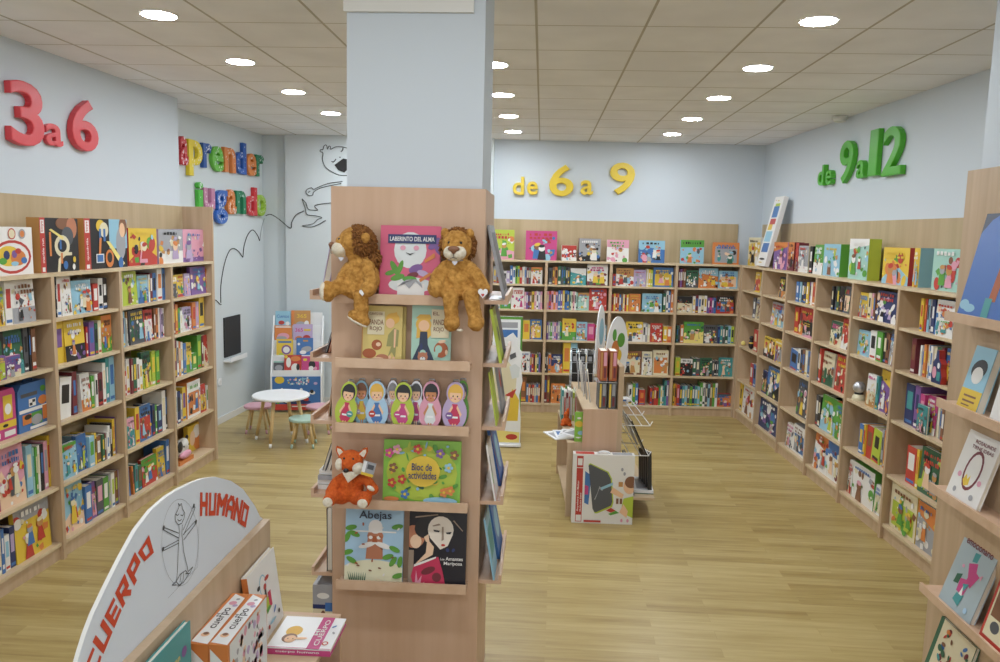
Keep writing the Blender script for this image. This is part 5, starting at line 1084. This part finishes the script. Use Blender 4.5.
# ------------------------------------------------------------------ children's corner
def leg(mb, x, y, z, sx, sy, r0_, r1_, m, tip=None, tipm='white'):
    mb.tube([(x, y, z), (x+sx, y+sy, 0)], [r0_, r1_], m, 10)
plain('legwood', 'd8bb86', .5); plain('pinkseat', 'cfa0ad', .5); plain('mintseat', 'abc8bb', .5)
def roundtable(cx, cy, R_, H, label, name, cat, mat, sp, group=None, foot='white', thick=.025, rl=.02):
    root = empty(name, (cx, cy, 0), .15 if 'stool' in name else -.87, label, cat, group)
    MB().lathe([(R_-.008, H-thick), (R_, H-thick+.006), (R_, H-.006), (R_-.006, H)], mat, n=40).build('seat' if 'stool' in name else 'tabletop', root)
    for k in range(4):
        t = math.pi/4+k*math.pi/2; c, s_ = math.cos(t), math.sin(t); ft = .045
        a0, a1 = R_*.62, R_*sp
        am_ = a1+(a0-a1)*ft/(H-thick)
        mb = MB(); mb.tube([(a0*c, a0*s_, H-thick), (am_*c, am_*s_, ft)], [rl, rl*.8], 'legwood', 12); l = mb.build('leg', root)
        mb = MB(); mb.tube([(am_*c, am_*s_, ft), (a1*c, a1*s_, 0)], [rl*.76, rl*.7], foot, 12); mb.build('foot_cap', l)
    return root
roundtable(-2.655, 7.90, .29, .5, 'small round white children\'s table with wooden legs', 'round_table', 'table', 'white', .97)
SGp = 'small round children\'s stools'
roundtable(-3.03, 8.26, .15, .3, 'pink round stool left of the white table', 'round_stool', 'stool', 'pinkseat', 1.04, SGp, 'pinkseat', .03, .015)
roundtable(-2.375, 7.76, .15, .3, 'mint green round stool in front of the white table', 'round_stool', 'stool', 'mintseat', 1.04, SGp, 'mintseat', .03, .015)
roundtable(-2.37, 8.33, .15, .3, 'pink round stool right of the white table', 'round_stool', 'stool', 'pinkseat', 1.04, SGp, 'pinkseat', .03, .015)
# tiered book rack
rx0, rx1, ry = -3.205, -2.60, 9.20
RKF = Frame(((rx0+rx1)/2, ry), (math.cos(.2), math.sin(.2)))
root = empty('book_rack', ((rx0+rx1)/2, ry, 0), .2, 'white tiered children\'s book rack with blue poster front', 'book rack'); hw = (rx1-rx0)/2
for s_ in (-1, 1):
    x0_, x1_ = sorted((s_*hw, s_*(hw-.018)))
    T = Matrix(((0, 1, 0, 0), (1, 0, 0, 0), (0, 0, 1, 0), (0, 0, 0, 1)))
    pts = [(.0, .0), (.0, .46), (.34, 1.14), (.38, 1.14), (.38, 0)]
    mb = MB(); n = len(pts); vs = [(x0_, y, z) for y, z in pts]+[(x1_, y, z) for y, z in pts]
    mb.add(vs, [tuple(range(n-1, -1, -1)), tuple(range(n, 2*n))]+[(i, (i+1) % n, (i+1) % n+n, i+n) for i in range(n)], 'white'); mb.build('side_panel', root)
tz = [(.03, .47), (.12, .64), (.21, .81), (.30, .98)]
for y, z in tz:
    mb = MB(); mb.box((-hw+.0185, y, z-.012), (hw-.0185, y+.07, z), 'white'); mb.box((-hw+.0185, y-.004, z-.03), (hw-.0185, y+.002, z+.045), 'white'); mb.box((-hw+.0185, y+.07, z), (hw-.0185, y+.075, z+.2), 'white'); mb.build('tier', root)
mb = MB(); mb.box((-hw+.0185, .012, .03), (hw-.0185, .02, .44), 'c_b')
W_ = 2*hw-.04; tmp = MB(); rg = random.Random(2)
S_ = [('r', 0, 0, 1, .18, 'r'), ('e', .15, .9, .1, .08, 'y'), ('e', .5, .24, .3, .05, 'B')]+[('e', rg.uniform(.3, .75), rg.uniform(.74, .97), .02, .02, rg.choice('wycp')) for _ in range(34)]+[('e', .2+.2*k, .62-.1*(k % 2), .03, .03, 'w') for k in range(4)]+[('e', .84, .52, .05, .04, 'w'), ('e', .82, .56, .04, .04, 'k'), ('e', .7, .33, .06, .04, 'r'), ('e', .9, .8, .04, .03, 'f'), ('r', .4, .1, .7, .13, 'w'), ('e', .3, .3, .06, .06, 'w'), ('e', .12, .3, .05, .08, 'g')]
art(tmp, W_, .41, S_)
n0 = len(mb.f); mb.add([(v.x-W_/2, v.y+.012, v.z+.03) for v in tmp.v], tmp.f, 'white')
for i, k in enumerate(tmp.m): mb.m[n0+i] = mb.mi(tmp.mats[k])
mb.build('poster_front', root)
RKG = 'picture books on the white tiered rack'
def rk(x0, x1, yt, ti, base, shapes, label, dd=0):
    y, z = tz[ti]; fr = RKF; d = y+.018+dd; a0 = max(-hw+.024, fr.s_at(x0, d, z+.1)); a1 = min(hw-.024, fr.s_at(x1, d, z+.1)); h = fr.z_at((a0+a1)/2, d, yt)-z
    book(fr.P(a0, d, z+.0008), fr.rz, a1-a0, .014, max(.12, min(h, .3)), base, shapes, 0, .13, 'picture_book', label, RKG)
k4 = lambda x, y: (230+x/8.275, 290+y/8.275)
def rk4(x0, x1, yt, ti, *r): rk(230+x0/8.275, 230+x1/8.275, 290+yt/8.275, ti, *r)
rk4(325, 500, 175, 3, 'c', [('t', 'Cuentos', .1, .62, .9, .8, 'b'), ('e', .4, .35, .2, .14, 'r'), ('e', .8, .3, .14, .14, 'w'), ('r', 0, 0, 1, .14, 'o')], 'light blue Cuentos book, top tier left of rack')
rk4(505, 665, 170, 3, 'x', [('r', 0, 0, .16, 1, 'o'), ('t', '365', .3, .6, .8, .8, 'y'), ('e', .5, .25, .25, .15, 's'), ('e', .8, .3, .12, .15, 'w')], 'tan and orange book, top tier right of rack')
rk4(345, 512, 295, 2, 'o', [('r', .05, .88, .95, .95, 'w'), ('e', .5, .4, .35, .2, 'p'), ('e', .4, .3, .3, .12, 's'), ('e', .2, .15, .1, .1, 'w')], 'orange picture book, second tier left of rack')
rk4(522, 682, 284, 2, 'f', [('t', '365', .1, .6, .5, .8, 'm'), ('r', .55, .65, .9, .75, 'y'), ('e', .3, .25, .2, .15, 'o'), ('e', .7, .3, .2, .15, 'r')], 'lilac 365 picture book, second tier right of rack')
rk4(383, 520, 408, 1, 'y', [('e', .6, .45, .3, .3, 'v'), ('e', .6, .45, .2, .2, 'w'), ('r', .1, .8, .9, .9, 'b'), ('e', .3, .2, .15, .1, 'l')], 'yellow picture book, third tier left of rack')
rk4(548, 686, 398, 1, 'b', [('e', .6, .45, .32, .18, .2, 's'), ('e', .4, .3, .2, .12, 'w'), ('e', .15, .7, .08, .08, 'w'), ('r', .4, .82, .7, .9, 'x')], 'blue picture book with white bird, third tier right of rack')
rk4(362, 445, 590, 0, 'S', [('e', .5, .45, .4, .3, 's'), ('r', 0, 0, 1, .1, 'y'), ('r', 0, .88, 1, 1, 'T')], 'grey elephant-toned book, lowest tier left of rack', .012)
rk4(448, 590, 540, 0, 'r', [('e', .25, .6, .14, .3, 'w'), ('e', .65, .3, .25, .28, 'w'), ('e', .65, .8, .3, .15, 'o'), ('e', .8, .35, .1, .2, 'k'), ('e', .1, .9, .1, .1, 'y')], 'red and orange book with white shapes, lowest tier middle', -.012+.012)
rk4(592, 735, 550, 0, 'm', [('e', .6, .5, .2, .25, 'k'), ('e', .55, .3, .15, .14, 'w'), ('e', .8, .3, .1, .1, 'p'), ('e', .2, .8, .12, .08, 'y')], 'magenta picture book, lowest tier right of rack')

# ------------------------------------------------------------------ floor display board behind the pillar
root = empty('cardboard_display', (-.32, 8.0, 0), .05, 'white cut-out cardboard floor display with yellow shapes behind the pillar', 'display board')
mb = MB(); out = [(-.16, .03), (.15, .03), (.15, .3), (.13, .55), (.16, .7), (.14, .85), (.15, 1.0), (.10, 1.06), (.11, 1.12), (.05, 1.2), (-.02, 1.15), (-.16, 1.1)]
mb.prism(out, 0, .02, 'white'); mb.build('cutout_board', root)
mb = MB(); mb.flat([(-.14, .35), (.08, .4), (.1, .78), (-.05, .98), (-.14, 1.0)], -.001, 'c_e'); mb.flat([(.0, .28), (.12, .28), (.13, .5), (.06, .62), (.01, .5)], -.0016, 'c_y'); mb.flat([(-.02, .55), (.1, .62), (.06, .52)], -.0022, 'c_r'); mb.flat([(-.12, .05), (.14, .05), (.14, .16), (-.12, .18)], -.001, 'c_Y'); mb.flat(oval(.06, .11, .06, .03), -.0016, 'c_r')
mb.flat([(.02, .85), (.08, .88), (.13, .84), (.12, .74), (.05, .72)], -.002, 'c_face'); mb.flat([(.03, .92), (.09, .95), (.08, 1.0), (.02, .97)], -.0024, 'c_S'); mb.build('printed_shapes', root)
mb = MB(); mb.box((-.17, -.03, 0.012), (.16, .06, .03), 'white'); 
for x in (-.14, .13): mb.ell((x, 0, .010), (.012, .012, .0105), 'c_S')
mb.build('wheeled_base', root)
root = empty('poster_board', (-.33, 8.25, 0), .05, 'white poster board with blue patch and green edge behind pillar', 'display board')
mb = MB(); mb.box((-.16, 0, .02), (.15, .02, 1.34), 'white'); mb.build('board', root)
mb = MB(); mb.flat(rect(.13, .02, .15, 1.34), -.0008, 'c_leaf'); mb.flat(rect(-.16, 1.31, .15, 1.34), -.0012, 'c_leaf'); mb.flat(rect(-.1, 1.12, .1, 1.2), -.001, 'c_b'); mb.flat(rect(-.1, .98, .04, 1.1), -.001, 'c_g'); mb.flat(rect(-.12, 1.22, .1, 1.28), -.001, 'c_s'); mb.build('printed_panel', root)
mb = MB(); mb.box((-.15, -.06, 0), (.14, .10, .0195), 'metal'); mb.build('foot', root)

# ------------------------------------------------------------------ special toys and boxes on the wall bookcases
# tall board leaning on the right bookcase
a0 = FR.s_at(756.5, .02, 1.9); a1 = FR.s_at(767.5, .02, 1.9)
gsh = [('r', .1, .08, .5, .3, 'w'), ('r', .1, .35, .8, .5, 'c'), ('r', .15, .52, .6, .6, 'y'), ('r', .2, .6, .8, .68, 'r'), ('r', .2, .7, .8, .86, 'b'), ('e', .5, .94, .1, .02, 'y'), ('e', .2, .95, .06, .01, 'r'), ('r', .15, .2, .85, .33, 'b'), ('e', .5, .1, .3, .04, 'k'), ('e', .4, .05, .2, .02, 'y'), ('r', .3, .86, .8, .9, 'l')]
book(FR.P(a0, .015, ROWZ[0]+.018), FR.rz, .30, .05, .80, 'w', gsh, 0, .22, 'long_game_box', 'tall white toy box leaning above the far end of right bookcase', None, 'box', 'box')
# big boxes on top of the left bookcase
def topbox(x0, x1, yt, base, side, shapes, label, dp=.16, d=.05):
    z = ROWZ[0]; a0 = FL.s_at(x0, d, z+.15); a1 = FL.s_at(x1, d, z+.15); h = FL.z_at((a0+a1)/2, d, yt)-z
    return book(FL.P(a0, d, z), FL.rz, a1-a0, dp, h, base, shapes, 0, 0, 'game_box', label, 'boxed games and toys', 'box', 'box', side=side)
tray = [('e', .45, .38, .5, .3, 'r'), ('e', .45, .38, .44, .25, 'w'), ('e', .35, .4, .3, .18, 'y'), ('e', .6, .36, .2, .14, 'o'), ('e', .3, .42, .08, .08, 'B'), ('e', .5, .44, .07, .07, 'v'), ('e', .75, .3, .08, .06, 'b'), ('e', .2, .3, .1, .06, 'g'), ('e', .6, .5, .08, .05, 'r'), ('e', .5, .24, .1, .04, 'c'), ('e', .45, .86, .1, .1, 'r'), ('e', .45, .86, .08, .08, 'e'), ('e', .72, .86, .09, .09, 's'), ('e', .72, .86, .06, .06, 'o')]
topbox(-6, 32.5, 227, 'w', 'w', tray, 'white toy box with red tray on top of left bookcase', .16)
mar = [('r', 0, 0, .13, 1, 'r'), ('r', .02, .72, .11, .96, 'w'), ('v', 'toys', .035, .74, .095, .94, 'r'), ('r', .03, .02, .1, .1, 'w'), ('v', 'marble run', .04, .18, .09, .62, 'w'), ('e', .6, .9, .2, .1, 'n'), ('e', .82, .82, .14, .18, 'tan'), ('e', .7, .66, .16, .16, 'S'), ('e', .55, .48, .2, .18, 'e'), ('e', .55, .48, .12, .1, 'k'), ('p', [(.22, .78), (.28, .8), (.6, .64), (.57, .6)], 'Y'), ('r', .22, .3, .27, .74, 'o'), ('p', [(.4, 0), (.47, 0), (.5, .2), (.62, .3), (.8, .3), (.8, .36), (.58, .36), (.44, .24)], 'e'), ('r', .48, .42, .53, .6, 'b'), ('r', .5, .15, .55, .35, 'o'), ('e', .62, .12, .06, .07, 'b'), ('e', .84, .08, .04, .05, 'w'), ('e', .86, .22, .04, .05, 'y')]
topbox(40.3, 78.5, 218, 'k', 'x', mar, 'black construction toy box with red strip, left of the pair', .085)
spc = [('r', 0, 0, .13, 1, 'r'), ('r', .02, .72, .11, .96, 'w'), ('v', 'toys', .035, .74, .095, .94, 'r'), ('r', .03, .02, .1, .1, 'w'), ('v', 'quadrilla', .04, .18, .09, .62, 'w'), ('r', .56, .4, 1, 1, 'c'), ('e', .84, .5, .12, .22, 's'), ('e', .9, .85, .1, .14, 'n'), ('e', .88, .78, .07, .1, 'skin'), ('e', .36, .86, .1, .08, 'y'), ('e', .44, .78, .1, .1, 'e'), ('r', .32, .5, .37, .8, 'b'), ('r', .42, .55, .47, .8, 'b'), ('p', [(.3, .3), (.35, .3), (.38, .62), (.33, .62)], 'o'), ('r', .24, .12, .42, .3, 'w'), ('r', .26, .14, .4, .28, 'b'), ('p', [(.48, .55), (.56, .55), (.92, .08), (.84, .02)], 'Y'), ('e', .55, .2, .1, .12, 'o'), ('e', .55, .22, .06, .07, 'k'), ('e', .82, .1, .06, .08, 'b')]
topbox(84.6, 127, 219, 'k', 'x', spc, 'black construction toy box with blue pieces, right of the pair', .085)
# carrying cases, third shelf of the nearest bay
def case(px0, px1, yt, row, col, lid, label, lean=0, peak=True, d=.06):
    z = ROWZ[row]; a0 = FL.s_at(px0, d, z+.12); a1 = FL.s_at(px1, d, z+.12); w_ = a1-a0; h = min(FL.z_at((a0+a1)/2, d, yt)-z, .30)
    root = empty('play_case', FL.P(a0, d, z+.0005), FL.rz, label, 'toy case', 'toy carrying cases on the third shelf'); root.rotation_euler = (-.0, lean, FL.rz)
    pts = [(0, 0), (w_, 0), (w_, h*.78), (w_*.86, h), (w_*.1, h), (0, h*.86)] if peak else [(0, 0), (w_, 0), (w_, h*.9), (w_*.94, h), (w_*.06, h), (0, h*.9)]
    MB().prism(pts, 0, .10, col).build('shell', root)
    mb = MB(); S_ = lid; tmp = MB(); art(tmp, w_, h, S_); mb.add([tuple(v) for v in tmp.v], tmp.f, 'white')
    for i, k in enumerate(tmp.m): mb.m[i] = mb.mi(tmp.mats[k])
    mb.build('printed_front', root)
    mb = MB(); mb.tube([(w_*.35, .05, h), (w_*.38, .05, h+.012), (w_*.62, .05, h+.012), (w_*.65, .05, h)], .004, col, 6); mb.build('handle', root)
case(18.5, 52.5, 381, 3, 'c_b', [('r', .08, .72, .55, .8, 'S'), ('e', .72, .82, .08, .06, 'g'), ('e', .7, .58, .13, .09, 'o'), ('r', .3, .5, .5, .66, 'w'), ('r', .32, .52, .4, .58, 'k'), ('r', .4, .58, .48, .64, 'k'), ('r', .02, .4, .9, .47, 'w'), ('r', .1, .15, .35, .36, 'o'), ('r', .36, .1, .66, .36, 'g'), ('r', .68, .15, .82, .45, 'o'), ('e', .25, .3, .1, .05, 'k'), ('e', .5, .2, .16, .1, 's'), ('r', .3, .02, .85, .08, 'w')], 'blue house-shaped play case on third shelf, nearest left bay')
case(-12, 16, 388, 3, 'c_m', [('r', .1, .4, .42, .88, 'f'), ('r', .55, .4, .88, .88, 'y'), ('e', .72, .6, .12, .14, 'w'), ('e', .3, .6, .1, .14, 'w'), ('r', 0, .22, 1, .36, 'y'), ('r', .05, .05, .4, .16, 'w'), ('r', .55, .05, .95, .16, 'w'), ('e', .6, .28, .1, .04, 'k')], 'pink play case leaning beside the blue case, nearest left bay', -.0, False)
# cow toy and round-cornered puzzle, bottom shelf of the farthest bay
fr = FL; z = ROWZ[5]; a0 = fr.s_at(178, .05, z+.1); a1 = fr.s_at(192.5, .05, z+.1); w_ = a1-a0
root = empty('cow_toy', fr.P(a0, .04, z+.0005), fr.rz, 'black and white cow hand toy on the farthest bottom-left shelf', 'soft toy')
mb = MB(); mb.box((.01, .0, 0), (w_, .07, .035), 'c_o'); mb.build('base', root)
mb = MB(); mb.ell((w_*.5, .05, .13), (w_*.45, .045, .08), 'c_k'); mb.ell((w_*.55, .035, .16), (w_*.25, .04, .06), 'white'); plush(mb, 'head', root, .007, 0, .01, (0, 0, 0), 'offwhite', 1)
mb = MB(); mb.ell((w_*.5, .01, .075), (w_*.36, .03, .035), 'c_p'); mb.build('snout', root)
mb = MB(); mb.ell((w_*.2, .015, .16), (w_*.16, .012, .05), 'c_k'); mb.build('patch', root)
for x in (.12, .85):
    mb = MB(); mb.ell((w_*x, .04, .205), (.022, .012, .02), 'c_k'); mb.build('ear', root)
for x in (.35, .68):
    mb = MB(); mb.ell((w_*x, .001, .155), (.006, .005, .01), 'c_k'); mb.build('eye', root)
a0 = fr.s_at(188, .15, z+.1); a1 = fr.s_at(205, .15, z+.1); w_ = a1-a0
root = empty('puzzle_box', fr.P(a0, .15, z+.0005), fr.rz, 'yellow and orange rounded puzzle box behind the cow toy', 'puzzle')
MB().prism([(0, 0), (w_*.8, 0), (w_, .08), (w_, .2), (w_*.85, .25), (0, .25)], 0, .04, 'c_y').build('box', root)
mb = MB(); tmp = MB(); art(tmp, w_, .25, [('e', .6, .3, .3, .24, 'o'), ('e', .5, .7, .2, .18, 'w'), ('e', .85, .5, .12, .3, 'v'), ('e', .25, .5, .15, .2, 'h')]); mb.add([tuple(v) for v in tmp.v], tmp.f, 'white')
for i, k in enumerate(tmp.m): mb.m[i] = mb.mi(tmp.mats[k])
mb.build('printed_front', root)
# snow globe, second-nearest bay of the right bookcase
def at_r(px, row, d, z=.08):
    return FR.P(FR.s_at(px, d, ROWZ[row]+z), d, ROWZ[row]+.0004)
p = at_r(859, 3, .06); root = empty('snow_globe', p, 0, 'silver snow globe on third shelf of right bookcase', 'snow globe')
MB().lathe([(.05, 0), (.05, .025), (.035, .05)], 'c_e', n=24).build('base', root); MB().lathe([(.036, .05), (.036, .06)], 'c_k', n=24).build('collar', root)
MB().ell((0, 0, .105), (.052, .052, .052), 'silver').build('globe', root)
# guitar-shaped tin, nearest bay
p = at_r(939.5, 2, .02); root = empty('guitar_tin', p, FR.rz, 'red and navy guitar-shaped tin on second shelf, right bookcase', 'tin')
mb = MB(); mb.prism([(-.055, 0), (.055, 0), (.065, .05), (.045, .1), (.05, .135), (.02, .165), (.014, .22), (-.014, .22), (-.02, .165), (-.05, .135), (-.045, .1), (-.065, .05)], -.02, .02, 'c_B', side='c_r'); mb.build('tin_body', root)
mb = MB(); mb.flat(oval(-.025, .07, .025, .04), -.021, 'c_p'); mb.flat(rect(.005, .02, .045, .08), -.021, 'c_t'); mb.flat(oval(.02, .12, .015, .02), -.021, 'white'); mb.build('printed_art', root)
# small figures, farthest bay
p = at_r(751.5, 3, .05); root = empty('bee_figure', p, 0, 'small black and yellow figure on third shelf, far right corner', 'figurine')
mb = MB(); mb.ell((0, 0, .06), (.035, .03, .06), 'c_k'); mb.ell((0, 0, .13), (.028, .025, .03), 'c_k'); mb.build('body', root); mb = MB(); mb.ell((0, -.005, .075), (.0365, .031, .012), 'c_y'); mb.build('stripe', root)
p = at_r(743.5, 3, .05); root = empty('wooden_ball', p, 0, 'cream wooden ball beside the small bee figure', 'ball')
mb = MB(); mb.ell((0, 0, .028), (.028, .028, .028), 'c_Y'); mb.build('ball', root)
p = at_r(886.5, 3, .02, .03); root = empty('number_magnet', p+Vector((0, 0, .0)), FR.rz, 'tiny black curled trinket on third shelf edge, right bookcase', 'trinket')
mb = MB(); mb.tube([(.008, 0, .002), (-.008, 0, .006), (-.008, 0, .02), (.008, 0, .024), (.006, 0, .036)], .003, 'c_k', 6); mb.build('curl', root)
# price tag on the nearest bay
a0 = FR.s_at(937, 0, ROWZ[5]+.3)
book(FR.P(FR.s_at(937, -.004, .52), -.004, .455), FR.rz, .035, .003, .05, 'w', [('r', .1, .3, .9, .7, 'f')], 0, 0, 'shelf_tag', 'small white and lilac tag on the nearest right shelf edge', None, 'tag', 'box')
# leaning white booklet on the second-farthest bottom shelf
p = FR.P(FR.s_at(768, .02, .15), .02, ROWZ[5]+.0005)
mb = MB(); T = Matrix.Rotation(-.75, 4, 'Y'); mb.box((0, 0, 0), (.17, .02, .012), 'white', T); mb.box((.02, -.0006, .001), (.15, 0, .011), 'c_s', T)
tag(mb.build('booklet', None, p, (0, 0, FR.rz)), 'white booklet leaning on bottom shelf, second-farthest right bookcase bay', 'book')
